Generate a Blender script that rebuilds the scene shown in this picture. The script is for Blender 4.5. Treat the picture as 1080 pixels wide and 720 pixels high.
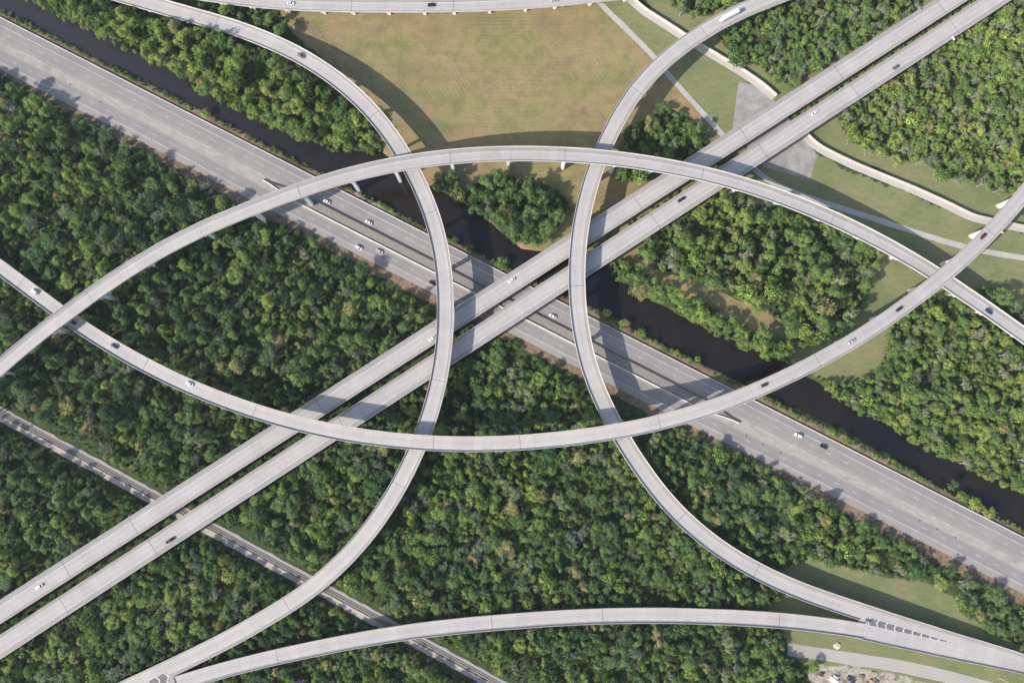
import bpy, bmesh, math, random
import numpy as np
from mathutils import Vector, Matrix

for o in list(bpy.data.objects):
    bpy.data.objects.remove(o)
SC = bpy.context.scene
C = SC.collection
R = math.radians

# ------------------------------------------------------------------ camera
CAM_H = 440.0
TILT = math.atan(0.10)
cam_d = bpy.data.cameras.new("camera")
cam_d.lens = 24.0; cam_d.sensor_width = 36.0
cam_d.clip_start = 1.0; cam_d.clip_end = 20000.0
cam = bpy.data.objects.new("camera", cam_d)
cam.location = (0, 0, CAM_H); cam.rotation_euler = (TILT, 0, 0)
C.objects.link(cam); SC.camera = cam

# ------------------------------------------------------------------ light
SUN_EL, SUN_AZ = 32.0, 30.0          # shadows run 30 deg above +x on the map
world = bpy.data.worlds.new("World"); SC.world = world
world.use_nodes = True
wn = world.node_tree.nodes; wl = world.node_tree.links
wn.clear()
sky = wn.new('ShaderNodeTexSky'); sky.sky_type = 'NISHITA'; sky.sun_disc = False
sky.sun_elevation = R(SUN_EL); sky.sun_rotation = R(240.0)
sky.air_density = 1.0; sky.dust_density = 1.6; sky.ozone_density = 1.0
bg = wn.new('ShaderNodeBackground'); bg.inputs[1].default_value = 0.15
wo = wn.new('ShaderNodeOutputWorld')
wl.new(sky.outputs[0], bg.inputs[0]); wl.new(bg.outputs[0], wo.inputs[0])
sd = bpy.data.lights.new("sun", 'SUN'); sd.energy = 4.3; sd.angle = R(0.55)
sd.color = (1.0, 0.94, 0.86)
sun = bpy.data.objects.new("sun", sd); C.objects.link(sun)
ce = math.cos(R(SUN_EL))
ldir = Vector((math.cos(R(SUN_AZ)) * ce, math.sin(R(SUN_AZ)) * ce, -math.sin(R(SUN_EL))))
sun.rotation_euler = ldir.to_track_quat('-Z', 'Y').to_euler()
sun.location = (-200, -120, 300)
SC.view_settings.view_transform = 'Standard'
SC.view_settings.look = 'None'
SC.view_settings.gamma = 1.0
SC.view_settings.use_curve_mapping = False
SC.view_settings.exposure = 0.5
SC.render.engine = 'CYCLES'
SC.cycles.max_bounces = 5
SC.cycles.diffuse_bounces = 2
SC.cycles.transparent_max_bounces = 4

HAZE = 0.000036
# ------------------------------------------------------------------ map helpers
FPX = 720.0
_ct, _st = math.cos(TILT), math.sin(TILT)
def W(px, py, h=0.0):
    """map survey reading -> ground coordinates at height h (metres)"""
    a = (px - 540.0) / FPX; b = -(py - 360.0) / FPX
    y = b * _ct + _st; z = b * _st - _ct
    s = (CAM_H - h) / -z
    return (a * s, y * s)
def WP(pts, h=0.0):
    return [W(p[0], p[1], h) for p in pts]
def PXN(x, y, z):
    """inverse of W, arrays"""
    dz = z - CAM_H
    yc = y * _ct + dz * _st
    zc = -y * _st + dz * _ct
    return 540 + FPX * x / -zc, 360 - FPX * yc / -zc

def in_poly(x, y, poly):
    x = np.asarray(x, float); y = np.asarray(y, float)
    r = np.zeros(x.shape, bool); n = len(poly); j = n - 1
    for i in range(n):
        xi, yi = poly[i]; xj, yj = poly[j]
        if yi != yj:
            c = ((yi > y) != (yj > y)) & (x < (xj - xi) * (y - yi) / (yj - yi) + xi)
            r ^= c
        j = i
    return r
def seg_dist(x, y, pts, closed=False):
    x = np.asarray(x, float); y = np.asarray(y, float)
    d = np.full(x.shape, 1e9)
    m = len(pts) if closed else len(pts) - 1
    for i in range(m):
        ax, ay = pts[i]; bx, by = pts[(i + 1) % len(pts)]
        vx, vy = bx - ax, by - ay
        L = vx * vx + vy * vy + 1e-9
        t = np.clip(((x - ax) * vx + (y - ay) * vy) / L, 0, 1)
        d = np.minimum(d, np.hypot(x - ax - t * vx, y - ay - t * vy))
    return d
def sdist(x, y, poly):
    d = seg_dist(x, y, poly, True)
    return np.where(in_poly(x, y, poly), d, -d)
def sstep(a, b, v):
    t = np.clip((v - a) / (b - a), 0, 1); return t * t * (3 - 2 * t)

# ------------------------------------------------------------------ object helpers
def tag(o, label=None, cat=None, group=None, kind=None):
    if label: o['label'] = label
    if cat: o['category'] = cat
    if group: o['group'] = group
    if kind: o['kind'] = kind
    return o
def empty(name, loc=(0, 0, 0), rz=0.0):
    o = bpy.data.objects.new(name, None); C.objects.link(o)
    o.location = loc; o.rotation_euler = (0, 0, rz); o.empty_display_size = 1.0
    return o
class MB:
    def __init__(s):
        s.v = []; s.f = []; s.m = []
    def add(s, vs, fs, mi=0):
        b = len(s.v); s.v += [tuple(p) for p in vs]
        s.f += [tuple(b + i for i in f) for f in fs]; s.m += [mi] * len(fs)
    def box(s, c, d, rz=0.0, mi=0, taper=1.0):
        hx, hy, hz = d[0] / 2, d[1] / 2, d[2] / 2
        ca, sa = math.cos(rz), math.sin(rz); vs = []
        for z, k in ((-hz, 1.0), (hz, taper)):
            for x, y in ((-hx, -hy), (hx, -hy), (hx, hy), (-hx, hy)):
                x2, y2 = x * k, y * k
                vs.append((c[0] + x2 * ca - y2 * sa, c[1] + x2 * sa + y2 * ca, c[2] + z))
        s.add(vs, [(3, 2, 1, 0), (4, 5, 6, 7), (0, 1, 5, 4), (1, 2, 6, 5), (2, 3, 7, 6), (3, 0, 4, 7)], mi)
    def tube(s, a, b, r0, r1, n=7, mi=0, cap=True):
        a = Vector(a); b = Vector(b); d = (b - a).normalized()
        u = d.orthogonal().normalized(); w = d.cross(u)
        vs = []
        for p, r in ((a, r0), (b, r1)):
            for i in range(n):
                t = 2 * math.pi * i / n
                vs.append(p + u * (r * math.cos(t)) + w * (r * math.sin(t)))
        fs = [(i, (i + 1) % n, n + (i + 1) % n, n + i) for i in range(n)]
        if cap: fs += [tuple(range(n - 1, -1, -1)), tuple(range(n, 2 * n))]
        s.add(vs, fs, mi)
    def build(s, name, mats, parent=None, smooth=False):
        me = bpy.data.meshes.new(name); me.from_pydata(s.v, [], s.f); me.update()
        if not isinstance(mats, (list, tuple)): mats = [mats]
        for m in mats: me.materials.append(m)
        if len(mats) > 1: me.polygons.foreach_set('material_index', s.m)
        me.polygons.foreach_set('use_smooth', [bool(smooth)] * len(me.polygons))
        o = bpy.data.objects.new(name, me); C.objects.link(o)
        if parent: o.parent = parent
        return o
def fast_mesh(name, V, F, mats, parent=None, uv=None, smooth=False):
    """V (n,3), F (m,4) arrays"""
    me = bpy.data.meshes.new(name)
    V = np.asarray(V, np.float32); F = np.asarray(F, np.int32)
    k = F.shape[1]
    me.vertices.add(len(V)); me.vertices.foreach_set('co', V.ravel())
    me.loops.add(F.size); me.loops.foreach_set('vertex_index', F.ravel())
    me.polygons.add(len(F))
    me.polygons.foreach_set('loop_start', np.arange(0, F.size, k, dtype=np.int32))
    try: me.polygons.foreach_set('loop_total', np.full(len(F), k, np.int32))
    except Exception: pass
    me.polygons.foreach_set('use_smooth', np.full(len(F), bool(smooth)))
    if uv is not None:
        l = me.uv_layers.new(name='UVMap')
        l.data.foreach_set('uv', np.asarray(uv, np.float32)[F.ravel()].ravel())
    me.update(calc_edges=True)
    if not isinstance(mats, (list, tuple)): mats = [mats]
    for m in mats: me.materials.append(m)
    if name is None: return me
    o = bpy.data.objects.new(name, me); C.objects.link(o)
    if parent: o.parent = parent
    return o
def copy_tree(o, parent=None):
    c = o.copy(); C.objects.link(c)
    if parent: c.parent = parent
    for ch in list(o.children): copy_tree(ch, c)
    return c

# ------------------------------------------------------------------ material helpers
class NT:
    def __init__(s, name):
        s.mat = bpy.data.materials.new(name); s.mat.use_nodes = True
        s.t = s.mat.node_tree; s.t.nodes.clear()
        s.out = s.t.nodes.new('ShaderNodeOutputMaterial')
    def put(s, sock, v):
        if isinstance(v, bpy.types.NodeSocket): s.t.links.new(v, sock)
        elif v is not None:
            if sock.type == 'RGBA' and not hasattr(v, '__len__'): v = (v, v, v, 1)
            if hasattr(v, '__len__') and len(v) == 3 and sock.type == 'RGBA': v = (*v, 1)
            sock.default_value = v
    def node(s, ty, **kw):
        n = s.t.nodes.new(ty)
        for k, v in kw.items(): setattr(n, k, v)
        return n
    def m(s, op, a, b=None, c=None):
        n = s.node('ShaderNodeMath', operation=op)
        s.put(n.inputs[0], a)
        if b is not None: s.put(n.inputs[1], b)
        if c is not None: s.put(n.inputs[2], c)
        return n.outputs[0]
    def pos(s):
        return s.node('ShaderNodeNewGeometry').outputs['Position']
    def noise(s, scale, vec=None, detail=3, rough=0.55, dist=0.0):
        n = s.node('ShaderNodeTexNoise'); n.inputs['Scale'].default_value = scale
        n.inputs['Detail'].default_value = detail; n.inputs['Roughness'].default_value = rough
        n.inputs['Distortion'].default_value = dist
        if vec is not None: s.t.links.new(vec, n.inputs['Vector'])
        return n.outputs['Fac']
    def mapv(s, vec, scale=(1, 1, 1), rot=(0, 0, 0), loc=(0, 0, 0)):
        n = s.node('ShaderNodeMapping'); s.t.links.new(vec, n.inputs['Vector'])
        n.inputs['Scale'].default_value = scale; n.inputs['Rotation'].default_value = rot
        n.inputs['Location'].default_value = loc
        return n.outputs[0]
    def mix(s, f, a, b, mode='MIX'):
        n = s.node('ShaderNodeMix', data_type='RGBA', blend_type=mode)
        s.put(n.inputs[0], f); s.put(n.inputs[6], a); s.put(n.inputs[7], b)
        return n.outputs[2]
    def ramp(s, f, stops):
        n = s.node('ShaderNodeValToRGB'); s.put(n.inputs[0], f)
        e = n.color_ramp.elements
        while len(e) < len(stops): e.new(0.5)
        for i, (p, c) in enumerate(stops):
            e[i].position = p
            e[i].color = (c, c, c, 1) if not hasattr(c, '__len__') else (*c, 1)
        return n.outputs[0]
    def rng(s, v, a, b, c, d):
        n = s.node('ShaderNodeMapRange'); s.put(n.inputs[0], v)
        for i, q in enumerate((a, b, c, d)): n.inputs[i + 1].default_value = q
        return n.outputs[0]
    def attr(s, name, ty='GEOMETRY'):
        return s.node('ShaderNodeAttribute', attribute_name=name, attribute_type=ty)
    def bump(s, h, strength=0.3, dist=0.1):
        n = s.node('ShaderNodeBump'); n.inputs['Strength'].default_value = strength
        n.inputs['Distance'].default_value = dist; s.put(n.inputs['Height'], h)
        return n.outputs[0]
    def bsdf(s, col, rough=0.8, spec=0.3, metal=0.0, normal=None, coat=None):
        n = s.node('ShaderNodeBsdfPrincipled')
        s.put(n.inputs['Base Color'], col); s.put(n.inputs['Roughness'], rough)
        s.put(n.inputs['Specular IOR Level'], spec); s.put(n.inputs['Metallic'], metal)
        if coat: s.put(n.inputs['Coat Weight'], coat)
        if normal is not None: s.t.links.new(normal, n.inputs['Normal'])
        s.t.links.new(n.outputs[0], s.out.inputs[0])
        return s.mat

def plain(name, col, rough=0.6, spec=0.4, metal=0.0, var=0.12, scale=2.0, coat=None):
    t = NT(name)
    n = t.noise(scale, t.pos(), 3)
    c = t.mix(t.rng(n, 0.3, 0.7, 0, 1), [x * (1 - var) for x in col], [min(1, x * (1 + var)) for x in col])
    return t.bsdf(c, rough, spec, metal, coat=coat)

# line / band masks in UV metres
def band(t, u, c, w):      # 1 inside |u-c|<w/2
    return t.m('LESS_THAN', t.m('ABSOLUTE', t.m('SUBTRACT', u, c)), w / 2)

def pave_mat(name, lane_a, lane_b, lane_col, sh_col, whites, yellows, dashes, seam=6.1, period=12.19, wash=0.5, dw=0.55, tracks=()):
    t = NT(name)
    uvn = t.node('ShaderNodeUVMap'); sep = t.node('ShaderNodeSeparateXYZ')
    t.t.links.new(uvn.outputs[0], sep.inputs[0])
    u, v = sep.outputs[0], sep.outputs[1]
    uvs = uvn.outputs[0]
    edge_n = t.noise(0.5, t.mapv(uvs, (1, 0.1, 1)), 3)
    uj = t.m('ADD', u, t.m('MULTIPLY', t.m('SUBTRACT', edge_n, 0.5), 0.5))
    lane = t.m('MULTIPLY', t.m('GREATER_THAN', uj, lane_a), t.m('LESS_THAN', uj, lane_b))
    col = t.mix(lane, sh_col, lane_col)
    # long streaks (wheel wash), blotches, fine grain
    st = t.noise(1.0, t.mapv(uvs, (1.3, 0.035, 1)), 4, 0.6)
    col = t.mix(1.0, col, t.ramp(st, [(0.25, 0.88), (0.5, 0.99), (0.75, 1.05)]), 'MULTIPLY')
    bl = t.noise(0.05, uvs, 4, 0.6)
    col = t.mix(1.0, col, t.ramp(bl, [(0.3, 0.93), (0.7, 1.04)]), 'MULTIPLY')
    gr = t.noise(1.6, uvs, 2, 0.7)
    col = t.mix(1.0, col, t.ramp(gr, [(0.3, 0.9), (0.7, 1.06)]), 'MULTIPLY')
    # slab seams and slab-to-slab shade differences
    fr = t.m('FRACT', t.m('DIVIDE', v, seam))
    sm = t.m('LESS_THAN', fr, 0.05)
    col = t.mix(t.m('MULTIPLY', sm, 0.13), col, (0.12, 0.115, 0.11))
    wnz = t.node('ShaderNodeTexWhiteNoise', noise_dimensions='1D')
    t.put(wnz.inputs['W'], t.m('FLOOR', t.m('DIVIDE', v, seam)))
    col = t.mix(1.0, col, t.rng(wnz.outputs[0], 0, 1, 0.955, 1.03), 'MULTIPLY')
    # tyre tracks and the oil line between them, uneven along the way
    tw = t.rng(t.noise(0.6, t.mapv(uvs, (0.6, 0.04, 1)), 4, 0.6), 0.3, 0.7, 0.03, 0.20)
    for c in tracks:
        for d_, wd_ in ((-0.9, 0.5), (0.9, 0.5), (0.0, 0.7)):
            col = t.mix(t.m('MULTIPLY', band(t, uj, c + d_, wd_), tw), col, (0.15, 0.14, 0.135))
    stn = t.rng(t.noise(0.35, t.mapv(uvs, (1.0, 0.22, 1), (0, 0, 0), (17, 3, 0)), 5, 0.7), 0.60, 0.72, 0, 0.22)
    col = t.mix(stn, col, (0.19, 0.175, 0.165))
    wear = t.rng(t.noise(0.8, t.mapv(uvs, (1, 0.3, 1)), 3), 0.35, 0.6, 0.25, 0.85)
    for c in whites:
        col = t.mix(t.m('MULTIPLY', band(t, u, c, 0.24), wear), col, (0.74, 0.74, 0.73))
    for c in yellows:
        col = t.mix(t.m('MULTIPLY', t.m('MULTIPLY', band(t, u, c, 0.24), wear), 0.6), col, (0.68, 0.50, 0.25))
    for c in dashes:
        on = t.m('LESS_THAN', t.m('FRACT', t.m('DIVIDE', v, period)), 0.27)
        col = t.mix(t.m('MULTIPLY', t.m('MULTIPLY', t.m('MULTIPLY', band(t, u, c, 0.24), on), wear), dw), col, (0.84, 0.84, 0.83))
    return t.bsdf(col, 0.88, 0.25, normal=t.bump(gr, 0.15, 0.05))

CONC = (0.50, 0.475, 0.455)
M_conc = plain("concrete", (0.52, 0.50, 0.47), 0.85, 0.25, var=0.14, scale=0.35)
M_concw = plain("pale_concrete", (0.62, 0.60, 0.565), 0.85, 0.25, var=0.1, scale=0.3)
M_concg = plain("grey_concrete", (0.33, 0.32, 0.305), 0.9, 0.2, var=0.18, scale=0.3)
M_joint = plain("joint_steel", (0.10, 0.10, 0.10), 0.7, 0.3, var=0.2)
M_steel = plain("galvanised_steel", (0.45, 0.46, 0.47), 0.45, 0.5, 0.7)
M_rail = plain("rail_steel", (0.13, 0.10, 0.085), 0.5, 0.5, 0.4)
M_wood = plain("weathered_wood", (0.24, 0.20, 0.16), 0.9, 0.2, var=0.25)
M_white = plain("white_paint", (0.78, 0.78, 0.77), 0.5, 0.4, var=0.05)
M_gore = plain("dark_asphalt_patch", (0.17, 0.162, 0.16), 0.9, 0.2, var=0.25, scale=0.6)

# ------------------------------------------------------------------ centre lines
def smooth_line(pts, step=4.0, win=45.0, h_fix=None):
    """pts: (px, py, h). Returns (n,3) world line, evenly spaced, locally fitted with quadratics."""
    P = np.array([(*W(p[0], p[1], p[2]), p[2]) for p in pts])
    s = np.concatenate([[0], np.cumsum(np.hypot(*np.diff(P[:, :2], axis=0).T))])
    n = int(s[-1] / step) + 1
    q = np.linspace(0, s[-1], n)
    out = np.zeros((n, 3))
    for i, a in enumerate(q):
        wdw = win
        while True:
            w = np.exp(-((s - a) / wdw) ** 2)
            if (w > 0.1).sum() >= 4 or wdw > 400: break
            wdw *= 1.2
        sel = w > 1e-4
        A = np.stack([np.ones(sel.sum()), s[sel] - a, (s[sel] - a) ** 2], 1)
        Wt = w[sel][:, None]
        sol = np.linalg.lstsq(A * np.sqrt(Wt), P[sel] * np.sqrt(Wt), rcond=None)[0]
        out[i] = sol[0]
    # even respacing
    s2 = np.concatenate([[0], np.cumsum(np.hypot(*np.diff(out[:, :2], axis=0).T))])
    m = int(s2[-1] / step) + 1
    q2 = np.linspace(0, s2[-1], m)
    return np.stack([np.interp(q2, s2, out[:, k]) for k in range(3)], 1)
def frames(L):
    T = np.gradient(L[:, :2], axis=0); T /= np.linalg.norm(T, axis=1)[:, None]
    Nn = np.stack([-T[:, 1], T[:, 0]], 1)
    s = np.concatenate([[0], np.cumsum(np.hypot(*np.diff(L[:, :2], axis=0).T))])
    return T, Nn, s
def loft(name, L, prof, mat, parent=None, closed=True, caps=True, smooth=False, sl=None):
    """prof(i) -> list of (u, z) ; u to the left of travel"""
    T, Nn, s = frames(L)
    idx = range(len(L)) if sl is None else range(*sl)
    V = []; UV = []; n = 0; k = None
    for i in idx:
        pr = prof(i); k = len(pr)
        for (u, z) in pr:
            V.append((L[i, 0] + Nn[i, 0] * u, L[i, 1] + Nn[i, 1] * u, L[i, 2] + z)); UV.append((u, s[i]))
        n += 1
    F = []
    kk = k if closed else k - 1
    for i in range(n - 1):
        for j in range(kk):
            a = i * k + j; b = i * k + (j + 1) % k
            F.append((a, a + k, b + k, b))
    o = fast_mesh(name, V, F, mat, parent, UV, smooth)
    if caps and closed:
        bm = bmesh.new(); bm.from_mesh(o.data); bm.verts.ensure_lookup_table()
        try:
            bm.faces.new([bm.verts[j] for j in range(k)])
            bm.faces.new([bm.verts[(n - 1) * k + j] for j in range(k)][::-1])
        except Exception: pass
        bm.to_mesh(o.data); bm.free()
    return o

LA = [(-70,455,20),(0,387.7,22),(32,360,22.5),(79,324.4,24),(147.8,277,26),(211,242.5,27),(277,216.2,28),(320,199.3,28),(375.6,183,27.5),
      (431,171.3,27),(477,165.5,26),(550,162,24.5),(592.8,163.4,23.5),(645,167,22.5),(696,174.5,21),(751,185.8,19.5),(800,199.8,18),
      (853,220,15.5),(905.5,243.3,13),(958,271.8,12),(1037.5,323.8,10.5),(1080,354,9.5),(1160,415,8)]
LC = [(-80,222,7),(0,281,10),(31.7,306,11),(105.5,357,14),(158,387.5,16),(211,412,18),(275,435.3,20.5),(322.8,448.6,22),(381,459.7,23.5),
      (454.7,467,25),(545,466.8,26.5),(606,460.8,28),(656,453.8,29),(695,445.3,29.5),(745.6,431,29.5),(801,409.8,29),(853,385,28),
      (900,359,27),(958,319.5,25),(995,291,24),(1037.5,252,22.5),(1080,204,21),(1135,128,19)]
LB = [(60,-24,4),(110,-10,5),(151,1.5,6),(195.6,15,6.5),(251,31,8),(280,41.5,8.7),(321.7,62.3,10),(345,76.5,11),(368,95,12.2),(393.9,119.4,13.3),
      (414,146,14.5),(433.6,180,15.2),(452,217,16),(464.7,262,16.7),(469.2,312,17),(468.4,362,17),(462,404,17),(452.5,440,16.5),
      (438.9,473.5,16),(420,513,15.2),(398.5,547,14.5),(373,579,13.5),(336,614,12),(275,654.5,10.5),(237.5,675,9.5),(184.7,701.5,8.5),(148,718.6,8),(90,745,7),(30,772,6.5)]
LD = [(880,-24,14),(830,-6,15),(777.5,14,15.5),(728.7,43.5,15.8),(693,71.5,15.7),(664,104,15.8),(646.9,137,16),(637,157,16),(625.8,183,16),
      (612,243.3,16),(608.4,298.7,15.5),(615.8,362,14.3),(626.5,403.5,13.5),(646.9,446.5,12.6),(657.4,461.6,12.2),(681,500,11),
      (721,548,9.8),(738,561,9.5),(771,585.4,8.8),(800,603.4,8.3),(820,612,8.1),(852.8,624.8,7.8),(910.8,645,7.2),(984.7,669,5.8),(1080,698,4),(1160,722,3)]
LE = [(150,733,8.0),(198,717,8),(227,708.5,8),(275,696,8.2),(345,681,8.2),(417.8,667.7,8.3),(480,660,8.2),(545,654.5,8),(636,649,8),(751,650,8),(820,653.5,7.8),
      (852.8,657,7.6),(910.8,665,7.2),(984.7,681,5.8)]
LF = [(90,-34,6),(180,-12,7),(230,-4.5,8),(270,1.5,8),(320,4.4,8.3),(402,6.1,8.5),(455,6,8.5),(507,5,8.5),(550,3,8.5),(590,-0.5,8.5),(632,-5,8.5),(672,-9,8.5),(760,-22,8.5)]
LG1 = [(-80,696.6,8.5),(0,645.2,8.5),(270,471.8,8.5),(550,291.7,8.5),(800,130.9,8.5),(1003.8,0,8.5),(1080,-49,8.5)]
LG2 = [(-80,734.5,8.5),(0,682.5,8.5),(270,506.2,8.5),(545,327.5,8.5),(800,163,8.5),(1010,25.5,8.5),(1100,-33,8.5)]
lines = {k: smooth_line(v) for k, v in dict(A=LA, C=LC, B=LB, D=LD, E=LE, F=LF).items()}
for k, v in (('G1', LG1), ('G2', LG2)):
    P = np.array([(*W(*p), p[2]) for p in v])
    cx = np.polyfit(P[:, 0], P[:, 1], 1); x = np.linspace(P[0, 0], P[-1, 0], 230)
    lines[k] = np.stack([x, np.polyval(cx, x), np.full_like(x, 8.5)], 1)
WIDTH = dict(A=9.5, C=9.1, B=10.4, D=10.4, E=9.1, F=9.3, G1=12.4, G2=12.4)

# surface highway frame
HA = np.array(W(0, 18.3, 0.15)); HB = np.array(W(1080, 566.7, 0.15))
HD = (HB - HA) / np.linalg.norm(HB - HA); HN = np.array([HD[1], -HD[0]])   # HN points to the south side
def hw(t, off): return HA + HD * t + HN * off
def hw_off(x, y): return (x - HA[0]) * HN[0] + (y - HA[1]) * HN[1]
def hw_t(x, y): return (x - HA[0]) * HD[0] + (y - HA[1]) * HD[1]
def t_at(px):
    y = 18.3 + px * (566.7 - 18.3) / 1080.0
    p = W(px, y, 0.15); return hw_t(*p)
TL, TR = t_at(283 + 8), t_at(800 - 8)
def widen(t): return 2.4 * sstep(TL - 90, TL + 10, t) * (1 - sstep(TR - 20, TR + 90, t))

# railway
RA = np.array(W(-60, 403.8, 0.3)); RB = np.array(W(600, 763.5, 0.3))
RD = (RB - RA) / np.linalg.norm(RB - RA)

def lookup(line, px, py):
    """nearest station of a line to a survey reading"""
    L = lines[line]
    qx, qy = PXN(L[:, 0], L[:, 1], L[:, 2])
    return int(np.argmin((qx - px) ** 2 + (qy - py) ** 2))

# ------------------------------------------------------------------ setting: ground sheet
SB = [(-120,-52),(0,10.5),(75,47.5),(150,85.5),(220,119),(300,163),(352,190),(385,206),(415,223),(447,238.5),(480,255),(515,273),(560,295),(600,314),(636,327.8),(690,357),(760,392),(830,426),
      (880,449),(930,474.7),(980,507),(1030,535),(1080,558),(1200,615)]
NB = [(1200,570),(1080,518),(1024,492),(971.5,465.5),(932,447),(887,421),(853,397),(815,378),(777,359.4),(751,349),(724.7,338),(698,322.5),(672,309),(645,283),(610,275),
      (575,266),(550,262),(523,241),(505,224),(489,214),(449,196),(425,178),(402,160),(357,158),(320,146),(290,133),(244,111),(215,97),(185,70),(139,51),(89,28),(60,12),(30,-4),(-60,-60)]
canal = WP(SB, -0.8) + WP(NB, -0.8)
ditch = WP([(1120,225),(1040,219),(1000,206),(955,186),(905,166),(872,147),(840,118)], 0) 
ditch2 = WP([(830,98),(806,76),(770,52),(735,36)], 0)

RG = dict(
 field=[(300,-40),(296,28),(345,62),(385,100),(405,140),(400,158),(425,176),(449,194),(489,212),(523,240),(550,262),(640,272),(672,304),(700,318),(777,355),(853,392),
        (887,415),(935,440),(960,330),(1000,300),(1200,420),(1200,260),(1080,246),(1037,236),(998,223),(955,203),(900,183),(862,164),(846,147),(800,120),(817,106),(803,91),(777,76),(740,51),(716,38),(687,18),(664,1),(640,-40)],
 north=[(664,-40),(690,16),(717,36),(741,49),(778,74),(805,89),(820,104),(850,144),(865,157),(950,188),(1000,217),(1040,231),(1080,240),(1200,258),(1200,-60)],
 south=[(812,585),(870,588),(900,592),(960,606),(1010,630),(1060,655),(1200,720),(1200,860),(1000,860),(940,712),(860,705),(832,690),(826,668),(790,640),(790,615)],
 yard=[(862,699),(900,701),(950,711),(1010,733),(1000,800),(856,780),(852,712)],
 clear=[(668,296),(700,268),(740,292),(800,330),(845,352),(880,355),(905,348),(925,315),(925,280),(975,300),(945,330),(938,385),(900,402),(868,400),(820,362),(760,335),(705,305)],
 rubble=[(370,200),(384,200),(402,212),(420,226),(412,229),(392,217),(375,207)],
 orange=[(300,-5),(312,12),(340,30),(372,55),(398,80),(404,88),(396,86),(360,62),(325,38),(300,20)],
)
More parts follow.
